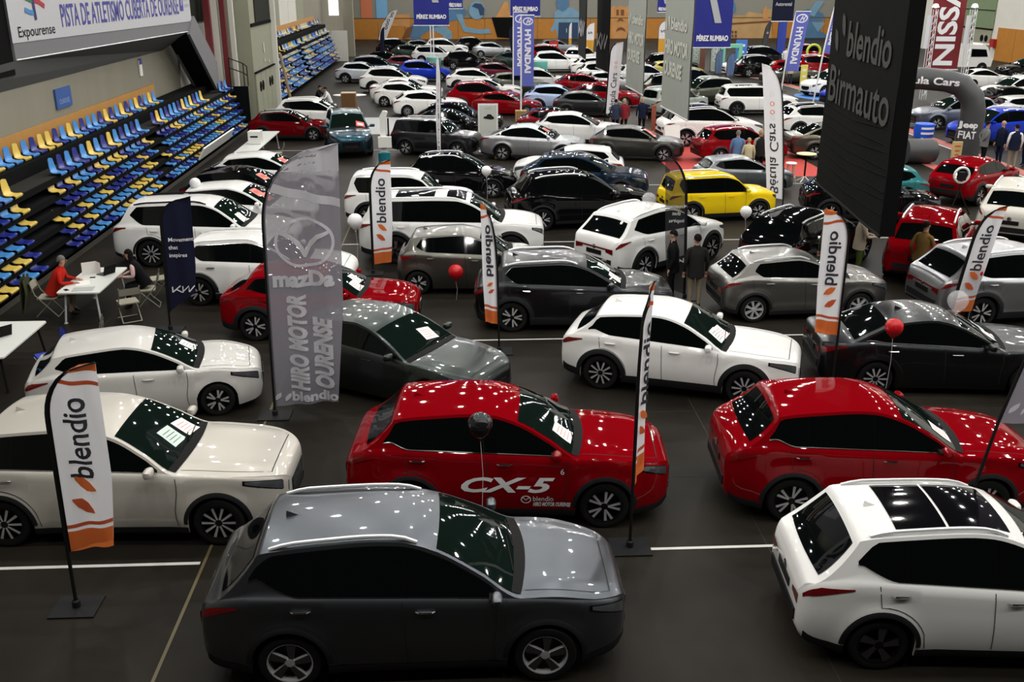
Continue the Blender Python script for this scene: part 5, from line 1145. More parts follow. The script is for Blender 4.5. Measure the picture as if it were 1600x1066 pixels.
    if hairlen:
        rows = [[(hx-.05+.07*math.cos(R(90+180*j/8))*k, .092*k*math.sin(R(90+180*j/8))+0, z) for j in range(9)] for z, k in ((hz+.05, 1.05), (hz-.05, 1.1), (hz-.16, 1.05), (hz-.05-hairlen, .75))]
        rows = [[(hx-.03+.085*math.cos(R(80+200*j/10))*k, .095*math.sin(R(80+200*j/10))*k, z) for j in range(11)] for z, k in ((hz+.06, 1.0), (hz-.04, 1.12), (hz-.15, 1.15), (hz-hairlen-.05, .85))]
        mb.grid(rows)
    obj('beanie' if cap else 'hair', mb.mesh('hair', hair), r)
    fm = MB(); fm.add([(hx+.072, 0, hz+.045), (hx+.078, -.014, hz), (hx+.104, 0, hz+.004), (hx+.078, .014, hz), (hx+.075, 0, hz-.008)], [(0, 1, 2), (0, 2, 3), (1, 4, 2), (2, 4, 3)], 0)
    obj('nose', fm.mesh('nose', SKIN, angle=80), r)
    for s in (1, -1):
        obj('eye', MB().lathe([(.001, .006), (.009, .003), (.011, 0)], 8, axis='x').mesh('eye', EYE), r, (hx+.066, .031*s, hz+.034)); obj('ear', MB().lathe([(.001, .012), (.018, .008), (.024, 0), (.012, -.008)], 8, axis='y').mesh('ear', SKIN), r, (hx-.012, .083*s, hz+.012))
    obj('mouth', MB().box((hx+.066, 0, hz-.035), (.012, .04, .009)).mesh('mouth', LIP), r)
    return r
CH = cl('charcoal', (.018, .018, .017)); BKC = cl('black', (.008, .008, .009)); KH = cl('khaki', (.26, .21, .14)); BRN = cl('brown', (.17, .10, .03)); BEI = cl('beige', (.34, .29, .22)); OLV = cl('olive', (.055, .06, .03)); GRYC = cl('grey', (.15, .155, .15)); NVY = cl('navy', (.010, .014, .035)); REDH = cl('red', (.48, .02, .012)); PNK = cl('pink_stripes', (.62, .44, .42)); WHC = cl('white', (.72, .72, .72)); BLC = cl('denim', (.12, .20, .36)); CRM = cl('cream', (.55, .47, .30)); JEA = cl('jeans', (.03, .04, .07)); BURG = cl('burgundy', (.20, .02, .025)); GRT = cl('green', (.07, .10, .02))
person('person in a bright red hooded top seated writing at the white table', -9.32, 22.0, 8, REDH, KH, HAIRG, 'sit', arms=[((-9.0+9.02+.26, .27, .80), (.52, .18, .78)), ((.26, -.27, .80), (.50, -.14, .78))], lean=.22, seat_z=.45)
person('person with long dark hair and pale pink sleeves seated at the white table', -7.42, 22.55, 196, PNK, BKC, HAIRD, 'sit', arms=[((.22, .27, .80), (.44, .12, .78)), ((.20, -.28, .82), (.44, -.10, .78))], lean=.20, hairlen=.34, jacket=True, vest=BKC)
person('person in charcoal jacket and khaki trousers seen from behind, by the silver-brown crossover', 5.30, 21.75, 92, CH, KH, HAIRD, 'stand', shoe=HAIRD)
person('person in black coat and beanie turned left, beside the one in khaki trousers', 4.86, 22.2, 165, BKC, BKC, BKC, 'stand', cap=True)
person('person in a brown jacket walking past the red SUV seen from behind', 11.02, 22.75, 28, BRN, BKC, HAIRD, 'walk', shoe=WHC)
person('person in a beige jacket holding a white paper under the black hanging banner', 9.98, 24.0, -8, BEI, GRT, HAIRD, 'stand', arms=[((.10, .25, 1.12), (.34, .12, 1.10)), ((.10, -.25, 1.12), (.34, -.10, 1.10))])
person('person in a dark olive jacket partly behind the white feather flag', 9.0, 23.35, 80, OLV, BKC, HAIRD, 'stand')
person('person in a grey jacket facing right near the inflatable arch', 21.0, 39.4, 0, GRYC, BKC, HAIRD, 'stand', arms=[((-.12, .24, 1.14), (-.10, .10, .98)), ((-.12, -.24, 1.14), (-.10, -.06, .98))])
person('bald person in a navy jacket in the group near the inflatable arch', 21.75, 39.5, 200, NVY, NVY, SKIN, 'stand')
person('person in a dark vest with white sleeves seen from behind at the right edge', 21.75, 38.5, 75, WHC, KH, HAIRD, 'stand', vest=NVY)
person('person in dark clothes at the far right edge of the standing group', 22.55, 39.0, 180, NVY, NVY, HAIRD, 'stand')
person('person in a pale blue shirt standing before the red SUV on the carpet', 10.42, 37.5, 85, BLC, BKC, HAIRG, 'stand'); person('short person with fair hair and mustard top before the red SUV', 10.78, 37.25, 80, CRM, JEA, HAIRB, 'stand', h=.86); person('person with fair hair and dark vest before the red SUV', 11.32, 37.6, 95, BEI, BKC, HAIRB, 'stand', vest=CH)
person('person in a blue jacket at the left of three behind the dark grey coupe SUV', 7.35, 48.2, 85, JEA, BKC, HAIRD, 'stand', h=.96); person('person in a burgundy top, middle of three behind the dark grey coupe SUV', 7.80, 48.4, 95, BURG, BKC, HAIRB, 'stand', h=.96); person('person in navy with fair hair, right of three behind the dark grey coupe SUV', 8.65, 48.3, 90, NVY, BKC, HAIRB, 'stand')
person('person in a cream jacket by the red hatch far to the right', 22.9, 70.5, 100, CRM, JEA, HAIRB, 'stand')
person('person in a white top seated by the far seats near the pale grey hatch', -7.35, 57.3, 200, WHC, JEA, HAIRD, 'sit'); person('person in a dark jacket seated by the far seats beside the white top', -8.2, 58.2, -20, BKC, OLV, HAIRD, 'sit')
person('distant person in a white top below the navy hanging banner', 26.2, 82.2, 250, WHC, JEA, HAIRD, 'stand')
# ---------------------------------------------------------------- furniture and stand equipment
TBL = mat('white_table_top', (.72, .74, .70), .35); BEIP = mat('beige_chair_plastic', (.36, .34, .26), .5); BEIM = mat('beige_steel', (.30, .29, .22), .45, .5); WOOD = mat('slatted_wood2', (.17, .08, .025), .6, vary=.25, vscale=9); LIT = mat('white_plastic', (.80, .80, .76), .4)
def table(label, x0, x1, y0, y1, h=.74, leg=M['rail'], rz=0):
    cx, cy = (x0+x1)/2, (y0+y1)/2; t = empty('table', label, 'table', (cx, cy, 0), R(rz)); w, d = x1-x0, y1-y0
    m = MB(); rows = []
    pr = [(-1, -1), (1, -1), (1, 1), (-1, 1)]; pts = []
    for sx, sy in pr:
        for k in range(5):
            a = math.atan2(sy, sx)-math.pi/4+math.pi/2*k/4; pts.append((sx*(w/2-.06)+.06*math.cos(a), sy*(d/2-.06)+.06*math.sin(a)))
    m.prism(pts, lambda a, b, q: (a, b, h-.03+q), .03); obj('table_top', m.mesh('top', TBL, angle=30), t)
    for sx, sy in pr: obj('leg', MB().tube([(sx*(w/2-.14), sy*(d/2-.18), h-.03), (sx*(w/2-.08), sy*(d/2-.1), .02)], .024, 8).lathe([(.001, .02), (.04, .02), (.045, 0)], 10, c=(sx*(w/2-.08), sy*(d/2-.1), 0)).mesh('leg', leg), t)
    obj('apron_bar', MB().box((0, 0, h-.06), (.05, d-.4, .04)).mesh('apron', leg), t); return t
def fold_chair(label, x, y, rz, z=0):
    c = empty('folding_chair', label, 'chair', (x, y, z), R(rz)); m = MB()
    m.prism([(-.20, -.21), (.19, -.21), (.21, 0), (.19, .21), (-.20, .21)], lambda a, b, q: (a, b, .43+q), .025); obj('seat', m.mesh('seat', BEIP, angle=30), c)
    rows = [[(-.25-.03*k-.03*math.cos(R(-60+120*j/8)), -.22+.44*j/8, .66+.16*k) for j in range(9)] for k in (0, .5, 1)]; m = MB().grid(rows); m.grid([[(p[0]-.018, p[1], p[2]) for p in r_] for r_ in rows]); obj('backrest', m.mesh('back', BEIP), c)
    for s in (1, -1):
        obj('leg', MB().tube([(-.30, .22*s, .84), (-.22, .23*s, .55), (.22, .23*s, .02)], .013, 6).mesh('leg', BEIM), c); obj('leg', MB().tube([(.14, .20*s, .43), (-.26, .20*s, .02)], .013, 6).mesh('leg', BEIM), c)
    obj('foot_bar', MB().tube([(.22, -.23, .03), (.22, .23, .03)], .012, 6).mesh('fb', BEIM), c); obj('foot_bar', MB().tube([(-.26, -.2, .03), (-.26, .2, .03)], .012, 6).mesh('fb', BEIM), c); return c
table('white table with angled legs where two people sit', -8.95, -8.02, 21.28, 23.3)
fold_chair('beige folding chair under the person with pale pink sleeves', -7.38, 22.5, 192); fold_chair('beige folding chair with its back to the viewer beside the white table', -7.52, 21.55, 120); fold_chair('empty beige folding chair to the right of the seated woman', -7.32, 23.35, 205); fold_chair('folding chair under the person in the red hooded top', -9.42, 22.0, 6)
m = MB(); rows = [[(-.05-.06*k+.02*math.sin(j*1.3), -.32+.64*j/10, .98-.85*k*.9) for j in range(11)] for k in (0, .2, .4, .6, .8, 1)]; m.grid(rows); m.grid([[(p[0]+.12*(1-abs(i-2)/5), p[1], p[2]) for p in r_] for i, r_ in enumerate(rows)])
o = obj('coat', m.mesh('coat', OLV), None, (-9.78, 21.75, 0), R(12)); tag(o, 'dark olive coat hanging on the chair behind the red hooded top', 'coat')
def laptop(label, x, y, z, rz):
    l = empty('laptop', label, 'laptop', (x, y, z), R(rz)); obj('keyboard_base', MB().box((0, 0, .01), (.24, .34, .016)).mesh('kb', M['rimm']), l); obj('screen', MB().box((-.15, 0, .12), (.012, .34, .23), rot=Matrix.Rotation(R(-18), 3, 'Y')).mesh('sc', M['black']), l); return l
laptop('grey laptop on the white table between the two seated people', -8.35, 22.75, .742, 150)
def paper(label, x, y, z, w, d, rz, m=None, name='paper', cat='paper'):
    o = obj(name, MB().box((0, 0, .002), (w, d, .004)).mesh(name, m or M['paper'], smooth=False), None, (x, y, z), R(rz)); return tag(o, label, cat)
paper('open sheet of paper under the hands of the red hooded person', -8.62, 22.0, .742, .30, .42, 20); paper('stack of printed papers at the near end of the white table', -8.45, 21.55, .742, .45, .30, 8, mat('newsprint', (.42, .45, .42), .8)); paper('small dark phone on the near corner of the white table', -8.80, 21.5, .742, .08, .15, 40, M['black'], 'phone', 'phone'); paper('dark wallet by the laptop on the white table', -8.55, 22.45, .742, .12, .09, 10, M['black'], 'wallet', 'wallet')
m = MB(); m.add([(0, -.16, 0), (0, .16, 0), (.05, .16, .30), (.05, -.16, .30)], [(0, 1, 2, 3)]); m.add([(0, .16, 0), (.18, .22, 0), (.2, .22, .28), (.05, .16, .30)], [(0, 1, 2, 3)])
tag(obj('folder', m.mesh('folder', M['paper'], smooth=False), None, (-8.72, 22.75, .742), R(-60)), 'white folder standing open at the far end of the white table', 'folder')
table('white table at the left edge with an open laptop', -9.6, -8.42, 17.35, 19.4, leg=M['black']); laptop('dark laptop open on the table at the left edge', -8.98, 18.55, .742, 140); paper('black tablet lying beside the laptop at the left edge', -9.05, 18.05, .742, .16, .2, 30, M['black'], 'tablet', 'tablet')
def task_chair(label, x, y, rz):
    c = empty('office_chair', label, 'chair', (x, y, 0), R(rz)); bl = mat('blue_upholstery', (.01, .04, .42), .6)
    obj('seat', MB().box((0, 0, .46), (.44, .44, .06)).mesh('seat', bl, angle=30), c); obj('seat_shell', MB().box((0, 0, .42), (.46, .46, .02)).mesh('shell', LIT), c)
    rows = [[(-.24-.05*k-.03*math.cos(R(-70+140*j/8)), -.2+.4*j/8, .60+.34*k) for j in range(9)] for k in (0, .33, .66, 1)]; obj('backrest', MB().grid(rows).grid([[(p[0]-.025, p[1], p[2]) for p in r_] for r_ in rows]).mesh('back', bl), c)
    obj('back_post', MB().tube([(-.1, 0, .42), (-.27, 0, .45), (-.29, 0, .75)], .02, 6).mesh('bp', M['black']), c); obj('gas_column', MB().tube([(0, 0, .08), (0, 0, .42)], .025, 8).mesh('gc', M['black']), c)
    for k in range(5):
        a = 2*math.pi*k/5; obj('foot', MB().tube([(0, 0, .10), (.28*math.cos(a), .28*math.sin(a), .06), (.29*math.cos(a), .29*math.sin(a), .02)], .02, 6).mesh('foot', M['black']), c)
    return c
task_chair('blue office chair between the left table and the pearl white hatchback', -7.92, 18.1, 215); fold_chair('pale folding chair just behind the pearl white hatchback', -7.55, 19.15, 200)
table('long white table with a white box beside the far seats', -8.95, -8.1, 39.6, 45.2); o = bx('printer_box', (-8.5, 41.8, 1.0), (.5, .55, .5), LIT); tag(o, 'white box printer on the long white table', 'printer'); bx('print_slot', (-8.5, 41.52, 1.05), (.3, .02, .06), M['black'], o); fold_chair('beige folding chair beside the long white table', -7.55, 41.2, 190)
o = obj('white_board', MB().box((0, 0, 0), (.5, 5.6, .06), rot=Matrix.Rotation(R(-62), 3, 'Y')).mesh('board', LIT, smooth=False), None, (-10.33, 42.9, .595)); tag(o, 'long white board leaning against the front of the seats', 'board')
# oval table and wooden box
t = empty('oval_table', 'white oval table beside the slatted wooden box', 'table', (-6.45, 59.2, 0)); obj('table_top', MB().prism([(.95*math.cos(2*math.pi*k/32), .55*math.sin(2*math.pi*k/32)) for k in range(32)], lambda a, b, q: (a, b, .72+q), .03).mesh('top', LIT, angle=30), t); obj('table_leg', MB().lathe([(.3, 0), (.28, .03), (.05, .06), (.05, .72)], 16).mesh('leg', M['rail']), t)
def woodbox(label, x, y, w, d, h):
    b = empty('wooden_box', label, 'box', (x, y, 0)); bx('box_top', (0, 0, h-.015), (w, d, .03), mat('pale_wood', (.5, .4, .24), .6), b)
    n = int(w/.1)
    for k in range(n):
        for s in (-1, 1): bx('slat', (-w/2+w*(k+.5)/n, s*(d/2-.012), (h-.03)/2), (w/n*.82, .024, h-.03), WOOD, b)
    for s in (-1, 1): bx('side_panel', (s*(w/2-.02), 0, (h-.03)/2), (.03, d-.06, h-.03), WOOD, b)
woodbox('slatted wooden box in front of the white oval table', -6.4, 58.15, .82, .7, 1.0)
# charging post
t = empty('charging_post', 'white charging post on a teal foot left of the dark grey boxy SUV', 'post', (-3.15, 40.4, 0)); obj('teal_foot', MB().lathe([(.24, 0), (.24, .55), (.2, .58)], 20, cap=True).mesh('foot', mat('teal_gloss', (.01, .16, .2), .3)), t)
m = MB().prism([(-.12, .5), (.12, .5), (.12, 1.9), (.20, 2.15), (.14, 2.2), (0, 2.2), (-.12, 2.0)], lambda a, b, q: (a, q-.1, b), .2); obj('column', m.mesh('col', LIT, angle=30), t); obj('front_box', MB().box((.06, -.18, 1.0), (.52, .2, .42)).mesh('fbx', LIT, smooth=False), t); obj('dark_side_panel', MB().box((.2, .06, 1.55), (.06, .16, .7)).mesh('dsp', M['black']), t)
# poster stand with car picture
t = empty('poster_stand', 'white poster stand with a picture of a dark car', 'sign', (1.12, 43.6, 0)); obj('frame', MB().box((0, 0, 1.12), (.86, .05, 1.9)).mesh('frame', LIT, smooth=False), t); obj('poster_sheet', MB().box((0, -.03, 1.4), (.72, .012, 1.2)).mesh('sheet', mat('poster_paper', (.58, .60, .55), .6), smooth=False), t)
obj('car_picture', MB().prism([(-.22, 0), (-.2, .08), (-.1, .1), (-.04, .18), (.1, .18), (.18, .09), (.24, .06), (.24, -.02), (.1, -.05)], lambda a, b, q: (a+.02, -.04-q, 1.45+b), .004).mesh('pic', EYE, smooth=False), t); v, f = text2d('CITY', .12, width=.3); obj('caption', MB().add([(p[0], -.042, 1.87+p[1]*.4) for p in v], f).mesh('cap', M['rimm'], smooth=False, recalc=False), t)
obj('foot_plate', MB().box((0, 0, .02), (.8, .45, .04)).mesh('foot', LIT), t)
t = empty('traffic_bollard', 'small yellow wedge at the foot of the poster stand', 'wedge', (1.45, 42.0, 0)); obj('wedge', MB().add([(-.12, -.1, 0), (.12, -.1, 0), (.12, .1, 0), (-.12, .1, 0), (0, 0, .32)], [(0, 1, 2, 3), (0, 1, 4), (1, 2, 4), (2, 3, 4), (3, 0, 4)]).mesh('w', YEL, smooth=False), t)
def totem(label, x, y, w, h, m, rz=0, print_=None):
    t = empty('totem', label, 'sign', (x, y, 0), R(rz)); obj('panel', MB().box((0, 0, h/2+.02), (w, .10, h)).mesh('panel', m, smooth=False), t); obj('foot', MB().box((0, 0, .015), (w*1.1, .4, .03)).mesh('foot', M['rimm'], smooth=False), t)
    if print_:
        for k, zz in enumerate((.82, .6, .4)): obj('print_block', MB().box((0, -.055, h*zz), (w*(.6-.12*k), .01, h*.07)).mesh('pb', print_, smooth=False), t)
totem('red totem sign between the white and red SUVs at the back', 8.2, 91.2, .8, 1.7, mat('totem_red', (.5, .02, .02), .5), 0, WPR); totem('yellow totem standing by the red track band', 22.2, 65.6, .42, 1.75, mat('totem_yellow', (.68, .58, .10), .5), 0, LIT); totem('white totem behind the standing group at the right edge', 24.75, 40.6, .36, 1.9, LIT, 0, M['rimm']); totem('rust brown post by the white SUV with black roof', 9.0, 47.2, .20, 1.5, mat('rust', (.24, .06, .03), .6)); totem('small orange and cream sign at the foot of the inflatable arch', 20.2, 40.0, .40, .85, mat('sign_cream', (.6, .45, .2), .6), 0, mat('sign_orange', (.6, .1, .03), .6)); totem('blue screen on a stand behind the mint green portal', 22.6, 82.5, .9, 2.3, mat('screen_blue', (.06, .18, .6), .4), 0, WPR)
t = empty('info_panel', 'white slanted info panel before the white SUV with black roof', 'sign', (9.2, 43.7, 0)); obj('panel', MB().box((0, 0, .78), (.66, .04, .62), rot=Matrix.Rotation(R(-20), 3, 'X')).mesh('p', LIT, smooth=False), t); obj('stem', MB().tube([(0, .05, 0), (0, .05, .7)], .03, 6).mesh('s', M['rail']), t); obj('foot', MB().lathe([(.001, .02), (.2, .02), (.2, 0)], 14).mesh('f', M['rail']), t)
t = empty('portal_frame', 'mint green portal frame at the back right of the grey banner', 'frame', (21.4, 81.2, 0)); bx('post', (-.6, 0, .9), (.28, .4, 1.8), MINT, t); bx('post', (.75, 0, .9), (.28, .4, 1.8), MINT, t); bx('beam', (.08, 0, 1.94), (1.64, .4, .28), MINT, t)
o = bx('brown_post', (19.2, 81.3, .9), (.35, .3, 1.8), mat('rust2', (.14, .05, .03), .6)); tag(o, 'brown post between the two sage green flags', 'post')
# bin, high table, stools
t = empty('blue_barrel', 'bright blue barrel with white print on the red track band', 'barrel', (21.95, 46.9, 0)); obj('barrel_body', MB().lathe([(.001, .02), (.44, 0), (.47, .3), (.45, .62), (.42, .64), (.001, .62)], 24).mesh('b', mat('barrel_blue', (.01, .09, .62), .45)), t)
for z in (.22, .45): obj('white_label', MB().grid([[(.478*math.cos(R(-130+80*j/8)), .478*math.sin(R(-130+80*j/8)), z+dz) for j in range(9)] for dz in (-.05, .05)]).mesh('l', WPR, recalc=False), t)
t = empty('bar_table', 'round yellow-topped bar table on a black stem', 'table', (12.72, 36.4, 0)); obj('table_top', MB().lathe([(.001, 1.06), (.36, 1.06), (.37, 1.045), (.36, 1.03), (.001, 1.03)], 28).mesh('tt', mat('pale_yellow', (.55, .48, .22), .4)), t); obj('stem', MB().tube([(0, 0, .15), (0, 0, 1.03)], .035, 8).mesh('st', M['black']), t)
for k in range(4): a = R(45+90*k); obj('foot', MB().tube([(0, 0, .22), (.14*math.cos(a), .14*math.sin(a), .10), (.30*math.cos(a), .30*math.sin(a), .015)], .022, 6).mesh('ft', LIT), t)
for lab, x, y in (('bar stool with white seat left of the yellow-topped table', 12.05, 36.0), ('bar stool with white seat right of the yellow-topped table', 13.3, 36.1)):
    t = empty('bar_stool', lab, 'stool', (x, y, 0)); obj('seat', MB().lathe([(.001, .80), (.19, .80), (.21, .77), (.19, .75), (.001, .75)], 20).mesh('s', LIT), t)
    for k in range(4): a = R(45+90*k); obj('leg', MB().tube([(.12*math.cos(a), .12*math.sin(a), .76), (.22*math.cos(a), .22*math.sin(a), .01)], .018, 6).mesh('l', mat('pale_beech', (.45, .36, .24), .6)), t)
    obj('foot_ring', MB().tube([(.185*math.cos(2*math.pi*k/12), .185*math.sin(2*math.pi*k/12), .28) for k in range(13)], .01, 5).mesh('fr', M['rail']), t)
# inflatable arch
INF = mat('black_inflatable', (.045, .047, .05), .45, bump=.2, bscale=4); t = empty('inflatable_arch', 'black inflatable arch reading Bétula Cars and Jeep at right', 'arch', (0, 41.3, 0))
AY = lambda x: .43*(21.25-x)
pts = [(21.25, 0, 0), (21.25, 0, .5), (21.3, 0, 1.9), (21.2, 0, 2.45), (20.75, 0, 2.95), (20.2, 0, 3.12), (19.3, 0, 3.18), (18.4, 0, 3.12), (17.85, 0, 2.95), (17.4, 0, 2.45), (17.3, 0, 1.9), (17.3, 0, 0)]
pts = [(p[0], AY(p[0]), p[2]) for p in pts]
obj('arch_tube', MB().tube(pts, [.54, .53, .5, .48, .47, .46, .46, .46, .47, .48, .5, .54], 20).mesh('arch', INF, angle=60), t)
def on_arch(s_, x, z, w, h, rz=0, nm='lettering'):
    v, f = refine2d(*text2d(s_, h, .012, width=w), .1)
    obj(nm, MB().add([(x+p[0], AY(x+p[0])*(z > 2)-(max(.01, .535**2-((z+p[1]-3.14) if z > 2 else (x+p[0]-21.27))**2))**.5-.03, z+p[1]+(p[0])*rz) for p in v], f).mesh(nm, WPR, smooth=False, recalc=False), t)
on_arch('Bétula Cars', 19.3, 3.14, 2.3, .40, -.04); on_arch('Jeep', 21.0, 1.42, .62, .34); on_arch('FIAT', 21.0, 1.0, .56, .42)
for x in (20.7, 21.9): obj('tether', MB().tube([(x-.1*(x < 21), -.4, 1.2), (x+(-.3 if x < 21 else .4), -.7, .02)], .012, 5).mesh('te', M['black']), t)
o = obj('inflatable_roll', MB().lathe([(.001, -.02), (.3, 0), (.45, .1), (.5, .3), (.5, 1.3), (.001, 1.32)], 24, axis='x').mesh('roll', INF), None, (19.35, 40.0, .5), R(180)); tag(o, 'black inflatable roll lying left of the blue barrel', 'inflatable')
# ring lamp on tripod near the red small SUV
t = empty('ring_lamp', 'black tripod with a white ring lamp between the red and beige SUVs seen from behind', 'lamp', (15.95, 31.0, 0)); obj('ring', MB().tube([(.24*math.cos(2*math.pi*k/24), 0, 1.25+.24*math.sin(2*math.pi*k/24)) for k in range(25)], .04, 8).mesh('ring', LIT), t); obj('camera_body', MB().box((0, 0, 1.22), (.22, .2, .26)).mesh('cb', M['black'], angle=30), t); obj('mast', MB().tube([(0, 0, .5), (0, 0, 1.1)], .03, 6).mesh('m', M['black']), t)
for k in range(3): a = R(90+120*k); obj('tripod_leg', MB().tube([(0, 0, .75), (.4*math.cos(a), .4*math.sin(a), .01)], .022, 6).mesh('tl', M['black']), t)
# leaning boards, truck, crate, lime chair
for i, (y, lab) in enumerate(((59.6, 'tall brown board leaning on the wall beside the porthole doors'), (59.95, 'second brown board leaning beside the porthole doors, the paler one'))):
    o = obj('leaning_board', MB().box((0, 0, 0), (.05, .28, 3.0), rot=Matrix.Rotation(R(-9), 3, 'Y')).mesh('lb', mat('board_brown_%d' % i, (.26-.1*(1-i), .18-.08*(1-i), .09-.05*(1-i)), .6, vary=.15, vscale=3), smooth=False), None, (-10.1, y, 1.5)); tag(o, lab, 'board')
t = empty('truck', 'white truck with a dark side window at the back right', 'truck', (39.6, 79.2, 0)); WT = PAINT['white']
m = MB().prism([(-2.6, .5), (1.6, .5), (1.7, 1.1), (1.5, 1.25), (1.2, 1.9), (.9, 2.15), (-2.6, 2.2)], lambda a, b, q: (a, q-.95, b), 1.9); obj('body', m.mesh('tb', WT, angle=25), t); obj('side_window', MB().prism([(-.1, 1.25), (1.25, 1.25), (1.05, 1.8), (-.1, 1.85)], lambda a, b, q: (a, -.965+q, b), .01).mesh('tw', M['glass'], smooth=False), t); obj('sun_visor', MB().box((1.0, 0, 2.18), (.5, 1.8, .1)).mesh('sv', WT), t)
for a in (-1.7, .9):
    for s in (-1, 1): obj('wheel', MB().lathe([(.15, -.12), (.38, -.12), (.42, -.06), (.42, .06), (.38, .12), (.15, .12)], 20, axis='y').mesh('w', M['tyre']), t, (a, s*.88, .42))
o = obj('green_crate', MB().box((0, 0, .45), (.8, .7, .9)).box((0, 0, .93), (.86, .76, .06)).mesh('gc', mat('moss_green', (.14, .18, .04), .7), smooth=False), None, (7.9, 86.0, 0)); tag(o, 'moss green crate standing on the bare floor below the red totem', 'crate')
t = empty('lime_chair', 'lime yellow ring-backed chair far behind the tall blue banner', 'chair', (29.2, 84.4, 0)); LIME = mat('lime_plastic', (.5, .62, .08), .4); obj('ring_back', MB().tube([(.55*math.cos(2*math.pi*k/20), 0, 1.25+.55*math.sin(2*math.pi*k/20)) for k in range(21)], .10, 8).mesh('rb', LIME), t); obj('seat', MB().lathe([(.001, .55), (.5, .55), (.55, .45), (.3, .1), (.3, 0)], 18).mesh('s', LIME), t)
# ---------------------------------------------------------------- balloons
BAL = dict(red=mat('red_balloon', (.52, .006, .012), .12, coat=.5), white=mat('white_balloon', (.85, .85, .85), .3), black=mat('black_balloon', (.01, .01, .012), .08, coat=.5), clear=mat('clear_balloon', (.8, .8, .82), .1, alpha=.28))
def balloon(label, x, y, z, c, r_=.155, z0=None):
    b = empty('balloon', label, 'balloon', (x, y, z)); pr = [(.001, -1.22*r_), (.14*r_, -1.17*r_), (.42*r_, -.95*r_), (.75*r_, -.6*r_), (.95*r_, -.2*r_), (r_, .1*r_), (.93*r_, .45*r_), (.72*r_, .78*r_), (.4*r_, .98*r_), (.001, 1.05*r_)]
    obj('skin', MB().lathe(pr, 22).mesh('bal', BAL[c]), b); obj('knot', MB().lathe([(.001, -1.2*r_), (.11*r_, -1.33*r_), (.001, -1.3*r_)], 8).mesh('kn', BAL[c]), b)
    obj('string', MB().tube([(0, 0, -1.25*r_), (.03, .01, -1.25*r_-.3*(z-(z0 or 0))), (0, .02, (z0 or 0)-z+.01)], .003, 4).mesh('st', LIT), b)
for a in (('white balloon above the white hatch behind the large white SUV', -7.82, 29.3, 1.55, 'white', .16, 1.1), ('white balloon beside the black SUV', 0.76, 32.2, 1.3, 'white', .16), ('white balloon at the rear corner of the long white SUV', -2.83, 25.6, 1.24, 'white', .20), ('white balloon above the bonnet of the yellow SUV', 8.26, 28.3, .75, 'white', .17),
          ('red balloon by the small olive grey hatchback', -.21, 22.6, .70, 'red', .18), ('red balloon by the window of the dark grey saloon', 7.5, 16.1, 1.48, 'red', .16), ('red balloon in front of the silver SUV at the right edge', 10.88, 19.9, 1.33, 'red', .16), ('shiny black balloon before the side window of the red SUV with CX-5 lettering', 0.17, 11.9, 1.73, 'black', .17), ('clear balloon over the roof of the dark grey saloon', 9.1, 17.1, 1.62, 'clear', .19, 1.42), ('clear balloon over the roof of the white SUV with slim light bar', 4.75, 25.0, 1.86, 'clear', .18, 1.66)): balloon(*a)
# ---------------------------------------------------------------- price sheets under the windscreens and lettering on the cars
def sheet(ci, d, u, w, l, rot, kind, label):
    o, sh, lb = CARS[ci]; m = MB(); fr = MB()
    rows = []
    c, s_ = math.cos(R(rot)), math.sin(R(rot)); yw = sh.edge(sh.cowl+.2)[0]
    def P(a, b, off):
        dd = d+(c*a-s_*b); uu = u+(s_*a+c*b)/yw; p = sh.P(dd, uu); q = sh.P(dd+.02, uu); sx, sz = q[0]-p[0], q[2]-p[2]; k = math.hypot(sx, sz); return (p[0]+sz/k*off, p[1], p[2]+abs(sx)/k*off)
    obj_ = empty('price_sheet', label, 'price sheet', o.location, o.rotation_euler[2]); obj_.scale = o.scale
    mm = {'w': M['paper'], 'g': M['paperg'], 'p': M['paper'], 'r': M['pinkp'], 'rr': M['redp']}[kind]
    me = MB().grid([[P(-l/2+l*i/4, -w/2+w*j/4, .012) for j in range(5)] for i in range(5)]); obj('sheet', me.mesh('sheet', mm, recalc=False), obj_)
    if kind in ('p', 'g', 'w'):
        for k in range(4): obj('print_line', MB().grid([[P(-l*.3+l*.18*k+l*.03*i, -w*.36+w*.72*j/3*(.9 if k % 2 else 1), .014) for j in range(4)] for i in (0, 1)]).mesh('pl', M['pinkp'] if kind == 'p' else M['rimm'], recalc=False), obj_)
    else: obj('print_block', MB().grid([[P(-l*.2+l*.4*i, -w*.35+w*.7*j/3, .014) for j in range(4)] for i in (0, 1)]).mesh('pl', M['redp'] if kind == 'r' else M['paper'], recalc=False), obj_)
def cowl(ci, k): sh = CARS[ci][1]; return sh.cowl+(sh.wst-sh.cowl)*k
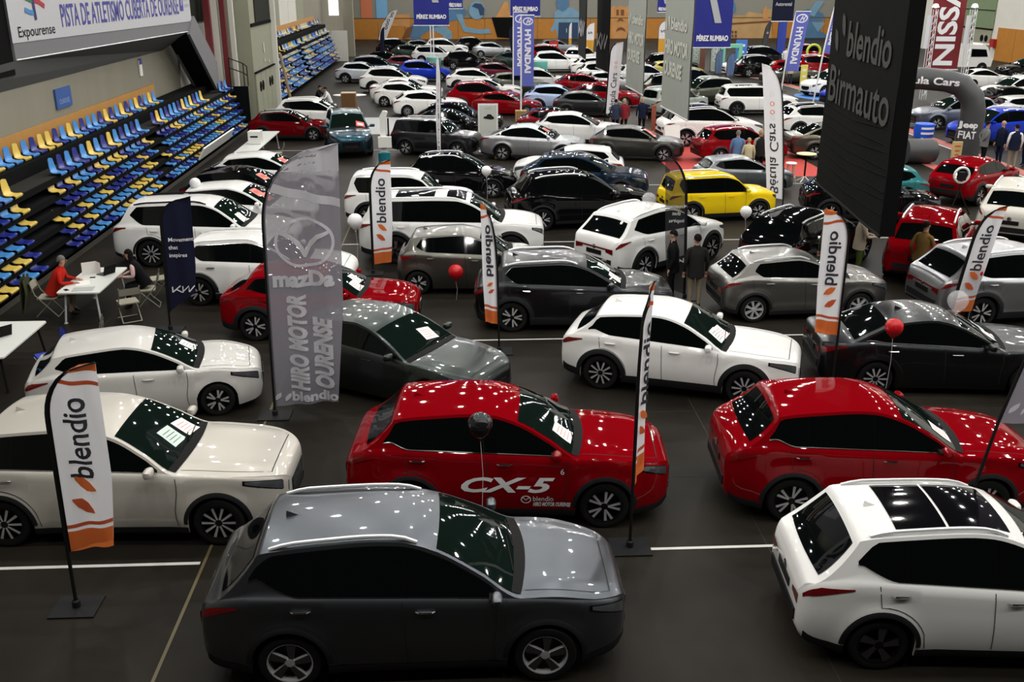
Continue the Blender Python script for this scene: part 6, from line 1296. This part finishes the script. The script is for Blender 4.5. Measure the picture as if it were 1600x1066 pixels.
for ci, items, nm in ((4, ((.30, -.10, 'g'), (.22, .42, 'p')), 'the pearl beige SUV'), (1, ((.24, -.42, 'p'),), 'the red SUV with CX-5 lettering'), (2, ((.24, -.48, 'p'),), 'the red SUV behind the glass-roofed one'), (6, ((.34, .28, 'p'),), 'the dark grey-green hatchback'), (20, ((.26, -.42, 'w'), (.20, -.1, 'p')), 'the white crossover in mid-floor'), (34, ((.28, .15, 'g'), (.20, -.35, 'p')), 'the dark grey saloon'), (7, ((.3, .1, 'w'), (.2, -.35, 'p')), 'the red crossover at left'),
                     (19, ((.5, -.1, 'g'), (.22, -.45, 'p')), 'the silver-lined dark grey crossover'), (9, ((.22, -.35, 'p'),), 'the largest white SUV at left'), (10, ((.6, -.35, 'r'), (.25, -.2, 'r')), 'the white balloon-topped hatch'), (11, ((.6, -.35, 'r'),), 'the black hatch by the grandstand'), (12, ((.55, -.3, 'r'), (.25, .1, 'r')), 'the white hatchback by the box'), (33, ((.25, -.5, 'p'),), 'the silver-brown crossover'), (13, ((.5, -.2, 'w'),), 'the dark red hatch by the grey wall'), (14, ((.6, -.3, 'w'),), 'the white hatch by the grey wall'), (15, ((.25, .62, 'rr'),), 'the dark blue SUV facing the viewer'), (28, ((.6, -.25, 'r'),), 'the silver fastback'), (29, ((.62, -.2, 'r'), (.3, -.3, 'r')), 'the dark grey coupe SUV'), (5, ((.25, .2, 'w'),), 'the pearl white hatchback')):
    names = {1: ('price sheet',), 2: ('upper price sheet', 'lower price sheet')}[len(items)]
    for (k, u, kd), q in zip(items, names):
        big = kd in 'r'; sheet(ci, cowl(ci, k), u, .42 if big else .34, .30 if big else .26, 8, kd, '%s %s in the windscreen of %s' % ({'w': 'white', 'g': 'pale green', 'p': 'white and pink', 'r': 'pink and red', 'rr': 'red'}[kd], q, nm))
def side_text(ci, vf, x, z, nm, mm=None, off=.008):
    o, sh, lb = CARS[ci]; v, f = refine2d(vf[0], vf[1], .12)
    obj(nm, MB().add([(x+p[0], -(sh.sidey(sh.L/2-(x+p[0]), z+p[1])+off), z+p[1]) for p in v], f).mesh(nm, mm or M['ltr'], smooth=False, recalc=False), o)
side_text(1, text2d('CX-5', .30, .010, width=1.30, slant=.35), .0, .68, 'lettering'); side_text(1, text2d('blendio', .11, .0, width=.28), .49, .475, 'small_lettering'); side_text(1, text2d('HIRO MOTOR OURENSE', .09, .004, width=.52, slant=.2), .61, .385, 'small_lettering'); side_text(1, ell2d(.25, .46, .065, .055, .014), 0, 0, 'emblem_ring')
side_text(1, stroke2d([(.20, .50), (.25, .45), (.30, .50)], .012), 0, 0, 'emblem_wing'); side_text(1, text2d('6', .12, .0), .75, .88, 'small_figure')
o, sh, lb = CARS[3]; xr = -sh.L/2+.012-.018; v, f = text2d('ZS', .10, .006); obj('plate_lettering', MB().add([(xr-.0, -p[0]+.05*0, .715+p[1]) for p in v], f).mesh('pl', M['ltr'], smooth=False, recalc=False), o)
for ci in (2, 20, 34, 33, 35, 21):
    pass
